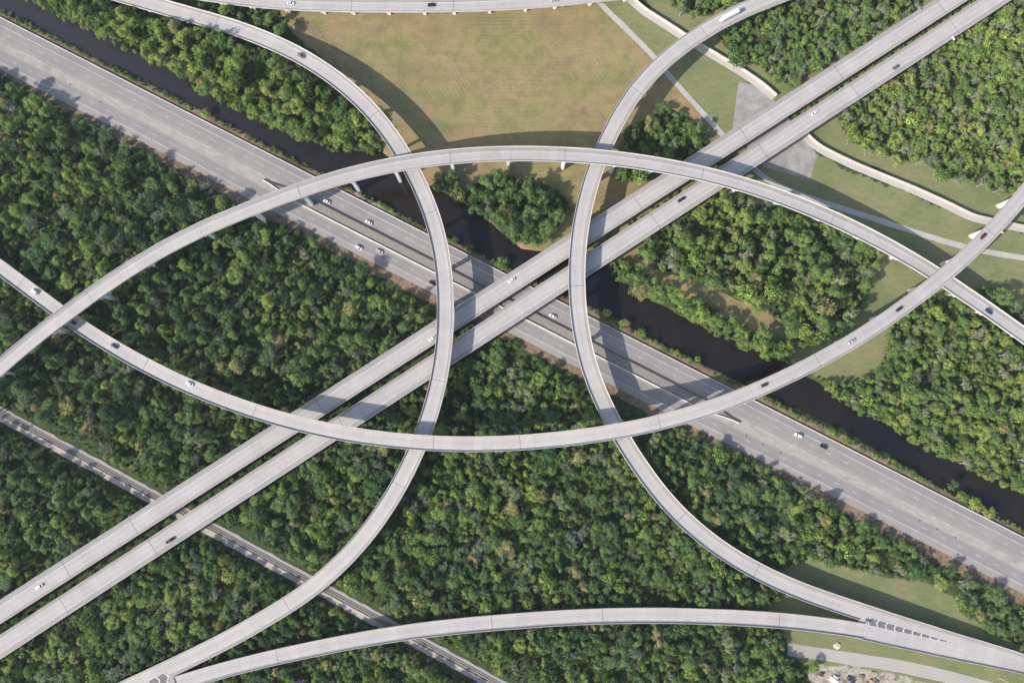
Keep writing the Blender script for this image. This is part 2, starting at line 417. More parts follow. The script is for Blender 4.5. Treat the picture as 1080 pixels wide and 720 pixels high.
FOREST = {
 'W': dict(poly=[(-90,40),(-60,55),(0,73),(34,90),(66,113),(90,124),(120,142),(156,163),(198,186),(240,211),(270,229),(304,239),(341,257),(376,278),(415,304),(440,318),(456,330),(446,366),(400,396),(330,438),(250,490),(150,552),(100,585),(0,650),(-90,708)],
   tint=(0.04, 0.86), mix='conif', lab='in the left wood between highway and twin viaducts', grp='trees of the left wood'),
 'S': dict(poly=[(-90,760),(0,690),(60,656),(150,598),(250,534),(330,482),(420,424),(480,385),(520,362),(545,362),(560,372),(585,392),(612,408),(640,436),(662,448),(695,455),(725,450),(764,470),(804,491),(848,516),(900,549),(932,561),(972,584),(990,604),(975,612),(945,612),(900,600),(860,590),(838,598),(812,600),(822,620),(824,636),(800,640),(822,662),(836,690),(846,712),(850,790),(-90,800)],
   tint=(0.08, 0.95), mix='broad', lab='in the bottom wood below the twin viaducts', grp='trees of the bottom wood'),
 'N1': dict(poly=[(-10,-40),(38,8),(60,20),(86,34),(112,48),(139,56),(162,66),(182,77),(200,95),(218,106),(244,117),(268,130),(290,139),(320,154),(345,163),(365,168),(396,168),(404,154),(396,138),(378,116),(362,100),(335,82),(310,62),(285,53),(240,42),(180,22),(120,-4),(80,-40)],
   tint=(0.35, 0.98), mix='bank', lab='between canal and left loop ramp, top left', grp='canal bank trees top left'),
 'N1b': dict(poly=[(190,4),(240,7),(300,16),(306,30),(288,34),(250,22),(215,14)], tint=(0.3, 0.7), mix='bank',
   lab='squeezed between the left loop ramp and the top ramp', grp='trees between the two top left ramps'),
 'N2': dict(poly=[(458,186),(475,182),(492,197),(505,190),(530,184),(556,190),(580,196),(597,206),(601,222),(590,238),(576,250),(556,258),(540,252),(522,236),(505,222),(488,208),(462,200)],
   tint=(0.3, 0.62), mix='broad', lab='in the canal bank clump between both loop ramps', grp='trees of the clump between the loop ramps'),
 'N3': dict(poly=[(654,158),(660,140),(676,128),(695,114),(712,112),(728,120),(742,134),(748,150),(734,160),(722,168),(690,166)],
   tint=(0.35, 0.7), mix='broad', lab='in the small clump just above the high ramp', grp='trees of the clump above the high ramp'),
 'N3b': dict(poly=[(652,180),(664,178),(690,182),(690,188),(664,190),(652,188)], tint=(0.4, 0.7), mix='shrub',
   lab='low under the high ramp beside the right loop ramp', grp='bushes under the high ramp'),
 'E1': dict(poly=[(673,262),(690,248),(712,234),(740,216),(762,202),(806,213),(857,230),(890,243),(918,257),(930,269),(922,288),(916,312),(905,338),(884,353),(846,368),(832,352),(818,334),(796,322),(773,311),(748,300),(723,293),(696,285),(676,270)],
   tint=(0.3, 0.95), mix='broad', lab='in the wood between canal, twin viaducts and high ramp', grp='trees of the middle right wood'),
 'E1b': dict(poly=[(644,278),(657,272),(682,287),(712,307),(746,320),(779,342),(812,352),(840,367),(836,382),(818,384),(784,367),(757,358),(732,338),(696,316),(668,311),(648,300)],
   tint=(0.4, 0.8), mix='bank', lab='on the canal bank right of the right loop ramp', grp='canal bank trees right of the right loop ramp'),
 'E2': dict(poly=[(862,398),(890,404),(910,402),(932,390),(936,362),(944,338),(972,318),(1000,306),(1030,328),(1090,372),(1160,420),(1160,590),(1090,525),(1050,508),(1020,494),(985,478),(950,458),(920,442),(885,424)],
   tint=(0.25, 0.98), mix='broad', lab='in the right edge wood below the long crossing ramp', grp='trees of the right edge wood'),
 'E2b': dict(poly=[(1030,300),(1060,312),(1120,340),(1120,382),(1080,350),(1045,322)], tint=(0.3, 0.7), mix='broad',
   lab='above the high ramp at the right edge', grp='trees above the high ramp at the right edge'),
 'NE': dict(poly=[(884,122),(905,104),(950,72),(1000,40),(1045,10),(1080,-20),(1170,-60),(1170,220),(1085,196),(1062,206),(1040,196),(1000,184),(975,170),(945,166),(918,158),(898,148)],
   tint=(0.4, 1.0), mix='bush', lab='in the top right wood beside the twin viaducts', grp='trees of the top right wood'),
 'NC': dict(poly=[(756,34),(780,18),(812,6),(850,-30),(960,-40),(985,-5),(955,14),(915,40),(880,62),(848,84),(836,92),(812,78),(790,62),(768,50)],
   tint=(0.3, 0.8), mix='bush', lab='in the top scrub between right loop ramp and viaducts', grp='trees of the top scrub'),
 'NC2': dict(poly=[(700,-40),(708,4),(725,14),(745,14),(765,6),(790,-10),(800,-40)], tint=(0.3, 0.8), mix='bush',
   lab='left of the right loop ramp at the top edge', grp='trees left of the right loop ramp at the top edge'),
 'SE': dict(poly=[(1004,606),(1022,606),(1050,622),(1085,641),(1160,678),(1160,720),(1085,684),(1060,676),(1036,660),(1014,646)],
   tint=(0.2, 0.7), mix='broad', lab='between verge and grass strip, lower right edge', grp='trees at the lower right edge'),
}

def region(name, h=0.0): return WP(RG[name], h)

def build_ground():
    st = 1.75
    xs = np.arange(-470, 470.1, st); ys = np.arange(-330, 400.1, st)
    X, Y = np.meshgrid(xs, ys); x = X.ravel(); y = Y.ravel()
    rng = np.random.default_rng(3)
    # cheap value noise for organic edges
    def vn(scale, seed):
        r = np.random.default_rng(seed); G = r.random((260, 260))
        gx = (x + 600) / scale; gy = (y + 600) / scale
        ix = np.floor(gx).astype(int) % 259; iy = np.floor(gy).astype(int) % 259
        fx = gx - np.floor(gx); fy = gy - np.floor(gy)
        fx = fx * fx * (3 - 2 * fx); fy = fy * fy * (3 - 2 * fy)
        return (G[iy, ix] * (1 - fx) * (1 - fy) + G[iy, ix + 1] * fx * (1 - fy) + G[iy + 1, ix] * (1 - fx) * fy + G[iy + 1, ix + 1] * fx * fy)
    n1 = vn(9, 1) * 0.6 + vn(4, 2) * 0.4; n2 = vn(22, 5); n3 = vn(5, 9)
    j = (n1 - 0.5) * 5
    dc = sdist(x, y, canal) + (vn(7, 11) - 0.5) * 2.5
    z = -3.0 * sstep(-2.5, 4.0, dc) + (n2 - 0.5) * 0.3 + (n3 - 0.5) * 0.12
    bord = (np.abs(x) > 455) | (y < -315) | (y > 385)
    z = np.where(bord, 0, z)
    off = hw_off(x, y)
    near = sstep(3, 0, np.maximum(-off - 1, off - 34.5))       # flatten under the highway
    z = np.where((off > -1.5) & (off < 36), -0.02 * (1 - 0) , z)
    rd = np.abs((x - RA[0]) * RD[1] - (y - RA[1]) * RD[0])
    z = np.where(rd < 6, -0.02, z)
    for path, w in ((P1, 5), (P2, 6), (SR, 8)):
        z = np.where(seg_dist(x, y, path) < w, -0.03, z)
    z = np.where(sdist(x, y, APR) > -4, -0.03, z)
    col = np.zeros((len(x), 4), np.float32); col[:, 3] = 1
    def soft(name, w=3.0): return sstep(-w, w, sdist(x, y, region(name)) + j)
    f = soft('field'); c = soft('clear', 4); nn = soft('north'); so = soft('south')
    for kf in FOREST:
        pm_ = sstep(-2.0, 3.0, sdist(x, y, WP(FOREST[kf]['poly'], 3.0)) + j * 0.7)
        f = f * (1 - pm_); c = c * (1 - pm_); nn = nn * (1 - pm_ * 0.8); so = so * (1 - pm_)
    col[:, 0] = np.clip(f, 0, 1)                                # tan mown grass
    col[:, 1] = np.clip(np.maximum(nn, so), 0, 1)               # greener grass
    # right-hand part of the field reads greener
    gr = in_poly(x, y, WP([(640,-40),(632,3),(700,75),(765,140),(850,150),(1300,300),(1300,-60)])) & (f > 0.5)
    gr |= in_poly(x, y, WP([(745,120),(800,100),(1300,100),(1300,520),(860,420),(800,300),(770,215)])) & (f > 0.2)
    k = 0.8 * gr
    col[:, 1] = np.maximum(col[:, 1], k); col[:, 0] = np.where(gr, col[:, 0] * 0.25, col[:, 0])
    dirt = np.zeros_like(x)
    dirt = np.maximum(dirt, sstep(-0.5, 1.0, off - 31) * (1 - sstep(36.5, 40.5, off + j * 0.8)))
    dirt = np.maximum(dirt, sstep(-1, 0.5, -off) * (1 - sstep(4.0, 7.5, -off + j * 0.5)))
    dirt = np.maximum(dirt, 0.3 * c * sstep(0.45, 0.75, n2))
    dirt = np.maximum(dirt, 0.55 * sstep(-3, 3, sdist(x, y, region('orange')) + j * 1.4))
    dd = seg_dist(x, y, ditch); dd2 = seg_dist(x, y, ditch2)
    dirt = np.maximum(dirt, 0.45 * sstep(7, 3.5, np.minimum(dd, dd2) + j * 0.4) * sstep(1.5, 4, np.minimum(dd, dd2)))
    col[:, 2] = dirt
    sand = np.maximum(soft('yard', 1.5), 0.9 * soft('rubble', 1.2))
    col[:, 3] = 1.0
    nx, ny = len(xs), len(ys)
    ii = (np.arange(ny - 1)[:, None] * nx + np.arange(nx - 1)[None, :]).ravel()
    F = np.stack([ii, ii + 1, ii + nx + 1, ii + nx], 1)
    V = np.stack([x, y, z], 1)
    # outskirts to the horizon: eight large facets joined to the same sheet
    B = 9000.0; b0 = len(V)
    x0, x1, y0, y1 = xs[0], xs[-1], ys[0], ys[-1]
    ring = [(-B,-B),(x0,-B),(x1,-B),(B,-B),(B,y0),(B,y1),(B,B),(x1,B),(x0,B),(-B,B),(-B,y1),(-B,y0)]
    V = np.vstack([V, [(p[0], p[1], 0) for p in ring]])
    c00, c10, c01, c11 = 0, nx - 1, (ny - 1) * nx, ny * nx - 1
    r = lambda i: b0 + i
    Fx = [(r(0), r(1), c00, r(11)), (r(1), r(2), c10, c00), (r(2), r(3), r(4), c10), (c10, r(4), r(5), c11), (c11, r(5), r(6), r(7)),
          (c01, c11, r(7), r(8)), (r(10), c01, r(8), r(9)), (r(11), c00, c01, r(10))]
    F = np.vstack([F, Fx])
    col = np.vstack([col, np.tile([0, 0.3, 0, 1], (len(ring), 1))]).astype(np.float32)
    sand = np.concatenate([sand, np.zeros(len(ring))]).astype(np.float32)
    o = fast_mesh('ground', V, F, ground_mat(), None, None, True)
    MP = WP([(296,8),(345,36),(392,72),(425,108),(446,140),(462,160),(500,168),(560,168),(618,166),(640,130),(668,92),(690,72),(662,34),(632,8)], 0)
    ax_ = V[:, 0]; ay_ = V[:, 1]
    mw = np.where(in_poly(ax_, ay_, MP), 1, -1) * np.minimum(seg_dist(ax_, ay_, MP, True), 90)
    mw = mw + np.concatenate([(n2 - 0.5) * 1.2, np.zeros(len(ring))])
    a_ = o.data.attributes.new('mow', 'FLOAT', 'POINT'); a_.data.foreach_set('value', mw.astype(np.float32))
    a = o.data.attributes.new('cover', 'FLOAT_COLOR', 'POINT'); a.data.foreach_set('color', col.ravel())
    b = o.data.attributes.new('sand', 'FLOAT', 'POINT'); b.data.foreach_set('value', sand)
    tag(o, 'flat swampy ground with mown grass, forest floor and bare verges', kind='structure')

def ground_mat():
    t = NT("ground_cover"); p = t.pos()
    at = t.attr('cover'); sep = t.node('ShaderNodeSeparateColor'); t.t.links.new(at.outputs['Color'], sep.inputs[0])
    fl = t.mix(t.rng(t.noise(0.25, p, 5, 0.65), 0.35, 0.65, 0, 1), (0.030, 0.042, 0.020), (0.075, 0.10, 0.034))
    fl = t.mix(t.rng(t.noise(0.09, p, 3), 0.55, 0.7, 0, 0.5), fl, (0.10, 0.085, 0.05))
    # tan mown field
    big = t.noise(0.022, p, 5, 0.6); med = t.noise(0.12, p, 4, 0.65); fine = t.noise(0.9, p, 3, 0.7)
    tan = t.ramp(big, [(0.32, (0.165, 0.175, 0.070)), (0.44, (0.265, 0.230, 0.102)), (0.56, (0.318, 0.228, 0.120)), (0.68, (0.245, 0.188, 0.092))])
    tan = t.mix(t.rng(med, 0.43, 0.68, 0, 0.55), tan, (0.140, 0.145, 0.055))
    tan = t.mix(t.rng(t.noise(0.06, t.mapv(p, (0.35, 1, 1)), 4, 0.7), 0.5, 0.72, 0, 0.6), tan, (0.22, 0.15, 0.10))
    # mowing rings, irregular
    mo = t.attr('mow').outputs['Fac']
    ph_ = t.m('ADD', mo, t.m('MULTIPLY', t.noise(0.02, p, 2), 5.0))
    sw = t.m('ADD', t.m('MULTIPLY', t.m('SINE', t.m('MULTIPLY', ph_, 2.45)), 0.5), 0.5)
    sw = t.m('MULTIPLY', sw, t.rng(t.noise(0.3, p, 3, 0.7), 0.3, 0.65, 0.1, 1))
    wm = t.m('MULTIPLY', sw, t.rng(t.noise(0.018, p, 3), 0.42, 0.6, 0.1, 1))
    tan = t.mix(t.m('MULTIPLY', wm, 0.42), tan, (0.37, 0.31, 0.17))
    hz_ = t.noise(0.30, t.mapv(p, (0.07, 1.0, 1)), 3, 0.6)
    tan = t.mix(t.m('MULTIPLY', t.rng(hz_, 0.5, 0.7, 0, 1), 0.15), tan, (0.12, 0.125, 0.055))
    tan = t.mix(t.rng(t.noise(0.035, t.mapv(p, (1, 1, 1), (0, 0, 0), (31, 7, 0)), 4, 0.65), 0.54, 0.74, 0, 0.5), tan, (0.150, 0.115, 0.068))
    tan = t.mix(1.0, tan, t.ramp(fine, [(0.25, 0.82), (0.75, 1.15)]), 'MULTIPLY')
    # greener grass
    grn = t.ramp(t.noise(0.04, p, 4, 0.6), [(0.35, (0.170, 0.195, 0.085)), (0.52, (0.220, 0.225, 0.108)), (0.68, (0.270, 0.225, 0.125))])
    grn = t.mix(t.rng(t.noise(0.35, t.mapv(p, (0.35, 1.3, 1), (0, 0, 0.45)), 4, 0.7), 0.4, 0.7, 0, 0.45), grn, (0.115, 0.140, 0.055))
    grn = t.mix(1.0, grn, t.ramp(fine, [(0.25, 0.82), (0.75, 1.15)]), 'MULTIPLY')
    dirt = t.mix(t.rng(t.noise(0.5, p, 4, 0.7), 0.35, 0.65, 0, 1), (0.165, 0.105, 0.068), (0.29, 0.215, 0.155))
    dirt = t.mix(t.rng(t.noise(0.17, p, 3), 0.5, 0.66, 0, 0.6), dirt, (0.11, 0.10, 0.05))
    sand = t.mix(t.rng(t.noise(0.35, p, 5, 0.75), 0.35, 0.65, 0, 1), (0.24, 0.19, 0.14), (0.50, 0.45, 0.38))
    sand = t.mix(t.rng(t.noise(0.13, p, 3), 0.52, 0.62, 0, 0.8), sand, (0.13, 0.14, 0.06))
    e = t.m('MULTIPLY', t.m('SUBTRACT', t.noise(0.7, p, 3, 0.7), 0.5), 0.9)
    def w(s): return t.rng(t.m('ADD', s, e), 0.35, 0.65, 0, 1)
    col = t.mix(w(sep.outputs[1]), fl, grn)
    col = t.mix(w(sep.outputs[0]), col, tan)
    col = t.mix(w(sep.outputs[2]), col, dirt)
    col = t.mix(w(t.attr('sand').outputs['Fac']), col, sand)
    return t.bsdf(col, 0.95, 0.1, normal=t.bump(fine, 0.5, 0.3))

P1 = WP([(618,-22),(632,3),(661,31),(691.7,62),(703,77),(733,110),(763,143),(772,155)], 0)
P2 = WP([(796,178),(806,188),(822,196.5),(850,208),(892,221),(948,239),(985,251),(1016,260),(1045,266.5),(1080,272),(1180,290)], 0)
SR = WP([(831,684.5),(865,689),(900,694.5),(950,702),(1000,713),(1060,729),(1160,758)], 0)
APR = WP([(779,86),(804,93),(818,108),(850,148),(862,164),(854,190),(806,176),(772,138)], 0)
build_ground()

def sheet(name, pts, w, z, mat, kind='structure', label=None):
    P = np.array([(p[0], p[1], z) for p in pts])
    s = np.concatenate([[0], np.cumsum(np.hypot(*np.diff(P[:, :2], axis=0).T))])
    q = np.linspace(0, s[-1], int(s[-1] / 3) + 2)
    L = np.stack([np.interp(q, s, P[:, k]) for k in range(3)], 1)
    for _ in range(4): L[1:-1] = (L[:-2] + 2 * L[1:-1] + L[2:]) / 4
    rg = np.random.default_rng(7)
    jit = np.interp(q, np.arange(0, q[-1] + 9, 6), rg.normal(0, 0.12, len(np.arange(0, q[-1] + 9, 6))))
    o = loft(name, L, lambda i: [(w / 2 + jit[i], 0), (-w / 2 + jit[-i], 0)], mat, closed=False)
    tag(o, label, kind=kind); return o
M_path = pave_mat("path_concrete", -9, 9, (0.46, 0.43, 0.39), (0.4, 0.38, 0.35), [], [], [], seam=4.0)
M_gravel = pave_mat("gravel_road", -9, 9, (0.42, 0.38, 0.34), (0.4, 0.38, 0.35), [], [], [], seam=400.0)
sheet('footpath', P1, 3.6, 0.03, M_path, label='straight pale concrete path crossing the mown field')
sheet('footpath', P2, 3.8, 0.03, M_path, label='curving grey path through the grass below the floodwall')
sheet('service_road', SR, 7.4, 0.03, M_gravel, label='pale gravel service road ending at the trees, bottom right')
def flat_poly(name, pts, z, mat, label):
    b = MB(); b.add([(p[0], p[1], z) for p in pts], [tuple(range(len(pts)))[::-1]])
    o = b.build(name, mat); tag(o, label, kind='structure')
    bm = bmesh.new(); bm.from_mesh(o.data); bmesh.ops.recalc_face_normals(bm, faces=bm.faces)
    for f in bm.faces:
        if f.normal.z < 0: f.normal_flip()
    bm.to_mesh(o.data); bm.free(); return o
t = NT("apron_slab"); p = t.pos()
c = t.mix(t.rng(t.noise(0.12, p, 6, 0.7), 0.35, 0.65, 0, 1), (0.23, 0.215, 0.195), (0.37, 0.35, 0.325))
c = t.mix(t.rng(t.noise(0.5, p, 5, 0.8), 0.55, 0.7, 0, 0.6), c, (0.50, 0.48, 0.44))
M_apr = t.bsdf(c, 0.9, 0.2)
flat_poly('concrete_apron', APR, 0.05, M_apr, 'rough grey concrete apron under the twin viaducts beside the floodwall')

# water
def water_mat():
    t = NT("canal_water"); p = t.pos()
    c = t.mix(t.rng(t.noise(0.02, p, 3), 0.35, 0.65, 0, 1), (0.008, 0.008, 0.010), (0.020, 0.014, 0.009))
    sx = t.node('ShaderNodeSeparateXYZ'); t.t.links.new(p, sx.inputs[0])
    sky_sheen = t.rng(t.m('ADD', sx.outputs[0], t.m('MULTIPLY', t.noise(0.02, p, 3), 80)), -260, -20, 1, 0)  # sky reflection painted into the water colour, paler towards the west
    c = t.mix(sky_sheen, c, (0.030, 0.027, 0.031))
    n = t.noise(1.1, p, 3, 0.6)
    m = t.bsdf(c, 0.09, 0.4, normal=t.bump(n, 0.12, 0.06)); return m
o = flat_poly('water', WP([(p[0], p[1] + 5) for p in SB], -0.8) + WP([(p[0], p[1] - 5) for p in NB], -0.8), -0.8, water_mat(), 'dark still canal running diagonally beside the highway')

# highway
LNH = 1400; T0, T1 = -110.0, t_at(1080) + 110
tt = np.arange(T0, T1, 5.0)
def hline(off_fn, z=0.15):
    return np.array([(*hw(t_, off_fn(t_)), z) for t_ in tt])
M_hwN = pave_mat("highway_paving_north", -13.0, -4.8, (0.305, 0.275, 0.26), (0.262, 0.243, 0.238), [-4.8], [-12.7], [-8.8], seam=6.1, dw=0.7, tracks=(-6.8, -10.8))
M_hwS = pave_mat("highway_paving_south", -27.3, -19.4, (0.29, 0.265, 0.255), (0.33, 0.295, 0.275), [-27.3], [-19.6], [-23.4], seam=6.1, dw=0.7, tracks=(-21.5, -25.4))
t = NT("median_grit"); p = t.pos()
t_uv = t.node('ShaderNodeUVMap').outputs[0]
c = t.mix(t.rng(t.noise(0.6, t.mapv(t_uv, (1, 0.25, 1)), 5, 0.7), 0.35, 0.65, 0, 1), (0.30, 0.27, 0.245), (0.415, 0.375, 0.34))
c = t.mix(t.rng(t.noise(0.06, p, 3), 0.56, 0.7, 0, 0.7), c, (0.24, 0.215, 0.19))
M_med = t.bsdf(c, 0.95, 0.15)
t = NT("median_gravel"); p = t.pos()
c = t.mix(t.rng(t.noise(0.8, p, 5, 0.7), 0.35, 0.65, 0, 1), (0.20, 0.18, 0.155), (0.31, 0.285, 0.25))
M_med2 = t.bsdf(c, 0.95, 0.15)
base = hline(lambda t_: 0.0)
def hwloft(name, z, a, b, mat, label):
    L = base.copy(); L[:, 2] = z
    T, Nn, s = frames(L)
    V = []; UV = []
    for i, t_ in enumerate(tt):
        for fn in (a, b):
            o_, u_ = fn(t_)
            q = hw(t_, o_); V.append((q[0], q[1], z)); UV.append((-u_, s[i]))
    F = [(2 * i, 2 * i + 1, 2 * i + 3, 2 * i + 2) for i in range(len(tt) - 1)]
    F = [f[::-1] for f in F]
    o = fast_mesh(name, V, F, mat, None, UV); 
    me = o.data
    if me.polygons[0].normal.z < 0: me.flip_normals()
    tag(o, label, kind='structure'); return o
hwloft('road', 0.15, lambda t_: (0.2, 0.2), lambda t_: (13.6, 13.6), M_hwN, 'north carriageway of the surface highway beside the canal')
hwloft('road', 0.15, lambda t_: (19.0 + widen(t_), 19.0), lambda t_: (31.8 + widen(t_) * 0.5, 31.8), M_hwS, 'south carriageway of the surface highway beside the wood')
hwloft('median_strip', 0.145, lambda t_: (13.6, 0.), lambda t_: (19.0 + widen(t_), 5.4), M_med, 'pale sandy strip between the two highway carriageways')

# highway barriers
def barrier(name, pts, h, w, mat, label, cat='barrier', z=0.15):
    P = np.array([(p[0], p[1], z) for p in pts])
    o = loft(name, P, lambda i: [(w / 2, 0), (w * 0.28, h * 0.35), (w * 0.2, h), (-w * 0.2, h), (-w * 0.28, h * 0.35), (-w / 2, 0)], mat)
    tag(o, label, cat); return o
barrier('concrete_barrier', [hw(a, 0.0) for a in np.arange(T0, T1, 5)], 0.95, 0.42, M_conc, 'long low concrete barrier between the north carriageway and the canal bank')
M_bar = plain('shade_dark_concrete', (0.12, 0.115, 0.11), 0.9, 0.2, var=0.3, scale=0.5)  # shadow line along the north median barrier, put into its base colour
am = np.linspace(TL, TR, 80)
conv = lambda a: sstep(0, 28, a - TL) * sstep(0, 28, TR - a)
mN = [hw(a, 17.2 - 3.1 * conv(a)) for a in am]; mS = [hw(a, 17.4 + 3.0 * conv(a)) for a in am]
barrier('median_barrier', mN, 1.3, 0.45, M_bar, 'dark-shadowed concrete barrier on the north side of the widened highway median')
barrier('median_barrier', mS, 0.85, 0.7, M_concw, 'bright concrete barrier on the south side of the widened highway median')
P = [(*a, 0.16) for a in mN] + [(*a, 0.16) for a in mS[::-1]]
b = MB()
n = len(mN); b.add(P, [(i, i + 1, 2 * n - 2 - i, 2 * n - 1 - i) for i in range(n - 1)])
o = b.build('median_bed', M_med2); tag(o, 'grey gravel bed inside the median barriers', kind='structure')
if o.data.polygons[20].normal.z < 0: o.data.flip_normals()

# railway
rl = np.array([(*(RA + RD * a), 0.0) for a in np.arange(0, np.linalg.norm(RB - RA), 4.0)])
t = NT("ballast"); p = t.pos(); uv = t.node('ShaderNodeUVMap').outputs[0]
sp = t.node('ShaderNodeSeparateXYZ'); t.t.links.new(uv, sp.inputs[0])
c = t.mix(t.rng(t.noise(1.2, p, 4, 0.8), 0.3, 0.7, 0, 1), (0.29, 0.26, 0.24), (0.45, 0.41, 0.375))
c2 = t.mix(t.rng(t.noise(0.35, p, 5, 0.75), 0.3, 0.7, 0, 1), (0.32, 0.265, 0.23), (0.52, 0.46, 0.41))
jit = t.m('MULTIPLY', t.m('SUBTRACT', t.noise(0.3, p, 3), 0.5), 1.6)
c = t.mix(t.rng(t.m('ADD', sp.outputs[0], jit), -2.0, -1.2, 1, 0), c, c2)
M_bal = t.bsdf(c, 0.95, 0.15)
jr = np.random.default_rng(5).normal(0, 0.25, (len(rl), 2))
o = loft('railway_bed', rl, lambda i: [(4.3 + jr[i, 0], 0.02), (2.6, 0.1), (2.1, 0.45), (-1.3, 0.45), (-1.8, 0.1), (-4.1 + jr[i, 1], 0.02)], M_bal, closed=False)
tag(o, 'pale ballast bed of the railway through the wood', kind='structure')
if o.data.polygons[0].normal.z < 0: o.data.flip_normals()
rt = empty('railway_track', (rl[0][0], rl[0][1], 0)); tag(rt, 'single railway track on pale ballast cutting through the lower left wood', 'railway track')
for s_ in (-1, 1):
    c0 = 0.4 + s_ * 0.75
    q = loft('rail', rl - np.array([rl[0][0], rl[0][1], 0]), lambda i: [(c0 + 0.075, 0.58), (c0 + 0.05, 0.75), (c0 - 0.05, 0.75), (c0 - 0.075, 0.58)], M_rail, rt)
b = MB(); Nr = np.array([-RD[1], RD[0]]); rz = math.atan2(RD[1], RD[0])
for a in np.arange(1, np.linalg.norm(RB - RA) - 1, 0.62):
    c_ = RA + RD * a + Nr * 0.4 - rl[0][:2]
    b.box((c_[0], c_[1], 0.5), (0.26, 2.5, 0.18), rz)
q = b.build('sleepers', M_wood, rt); q['kind'] = 'stuff'

# ------------------------------------------------------------------ floodwalls
M_flood = plain('floodwall_concrete', (0.50, 0.455, 0.415), 0.9, 0.2, var=0.16, scale=0.5)
def floodwall(pts, label):
    w = [W(*p) for p in pts]; r = empty('flood_wall', (w[0][0], w[0][1], 0)); tag(r, label, 'flood wall')
    P = np.array([(a[0] - w[0][0], a[1] - w[0][1], 0) for a in w])
    s = np.concatenate([[0], np.cumsum(np.hypot(*np.diff(P[:, :2], axis=0).T))]); q = np.linspace(0, s[-1], int(s[-1] / 3))
    L = np.stack([np.interp(q, s, P[:, k]) for k in range(3)], 1)
    for _ in range(3): L[1:-1] = (L[:-2] + 2 * L[1:-1] + L[2:]) / 4
    loft('wall', L, lambda i: [(2.3, 0), (2.3, 2.9), (1.9, 2.9), (1.85, 0)], M_flood, r)
    loft('apron', L, lambda i: [(1.78, 0.0), (1.78, 0.32), (-1.9, 0.12), (-1.9, 0.0)], M_path, r)
    return r
floodwall([(640,-18),(655,-7),(666,2),(677,12.5),(694,23),(715.6,37),(737,51),(766,68),(785.6,80),(804,93),(816,104)], 'pale concrete floodwall with long shadow, running under the right loop ramp')
floodwall([(846,142),(852,149),(864,158.5),(898,175),(927,187),(958,199.5),(995,216),(1024,230.5),(1042,234.5),(1062,239),(1080,242.5),(1180,262)], 'pale concrete floodwall between grass strips, passing under the long crossing ramp')

# ------------------------------------------------------------------ viaducts
DL = (0.47, 0.435, 0.412); DS = (0.355, 0.325, 0.308)
deck_mats = dict(
 A=pave_mat("deck_paving_a", -3.7, 1.7, DL, DS, [1.7], [-3.9], [], tracks=(-1.0,)),
 C=pave_mat("deck_paving_c", -2.9, 3.7, DL, DS, [-2.9], [3.8], [], tracks=(0.4,)),
 B=pave_mat("deck_paving_b", -4.1, 3.0, DL, DS, [3.0], [-4.2], [], tracks=(-0.6,)),
 D=pave_mat("deck_paving_d", -4.2, 2.7, DL, DS, [-4.0], [2.9], [], tracks=(-0.7,)),
 E=pave_mat("deck_paving_e", -2.6, 3.9, DL, DS, [-2.7], [3.9], [], tracks=(0.6,)),
 F=pave_mat("deck_paving_f", -3.6, 2.0, DL, DS, [2.0], [-3.9], [], tracks=(-0.8,)),
 G1=pave_mat("deck_paving_g", -4.1, 3.1, DL, DS, [3.1], [-4.2], [-0.5], dw=0.28, tracks=(1.3, -2.3)),
 G2=pave_mat("deck_paving_h", -3.1, 4.2, DL, DS, [-3.1], [4.3], [0.5], dw=0.28, tracks=(-1.3, 2.4)))
info = dict(
 A='high curved ramp arching across the top over both loop ramps',
 C='long crossing ramp sagging through the middle from left edge to upper right',
 B='left loop ramp bending like a bracket from the top left to the bottom left',
 D='right loop ramp bending like a bracket from the top to the lower right corner',
 E='lowest gently curved ramp along the bottom joining the right loop ramp',
 F='nearly straight elevated ramp along the top edge above the mown field',
 G1='upper left one of the twin straight diagonal viaducts',
 G2='lower right one of the twin straight diagonal viaducts')
joints = dict(A=[(92,310),(313,201),(477,165),(595,163),(738,183),(880,232)], C=[(20,297),(152,384),(266,431),(458,467),(546,467),(697,445),(863,379),(1046,243)],
 B=[(230,25),(394,119),(456,225),(462,404),(420,513),(305,636)], D=[(745,33),(672,95),(609,300),(657,461),(719,543),(800,603)],
 E=[(290,694),(516,657),(636,649),(825,653)], F=[(368,5),(476,5)],
 G1=[(70,600),(140,556),(335,430),(460,350),(673,213),(783,141),(886,76),(991,9)], G2=[(68,638),(160,578),(363,446),(480,370),(693,232),(804,160),(903,95),(1008,27)])

def blocked(x, y, name, h):
    for k, L in lines.items():
        if k == name: continue
        i = int(np.argmin(np.hypot(L[:, 0] - x, L[:, 1] - y)))
        d = math.hypot(L[i, 0] - x, L[i, 1] - y)
        if L[i, 2] < h + 0.5 and d < WIDTH[k] / 2 + 2.4 and 0 < i < len(L) - 1: return True
    off = hw_off(x, y)
    if -2.0 < off < 15.5 or 18.9 < off < 33.5: return True
    if abs((x - RA[0]) * RD[1] - (y - RA[1]) * RD[0]) < 6: return True
    for P in (P1, P2, SR):
        if seg_dist(np.array([x]), np.array([y]), P)[0] < 4: return True
    return False

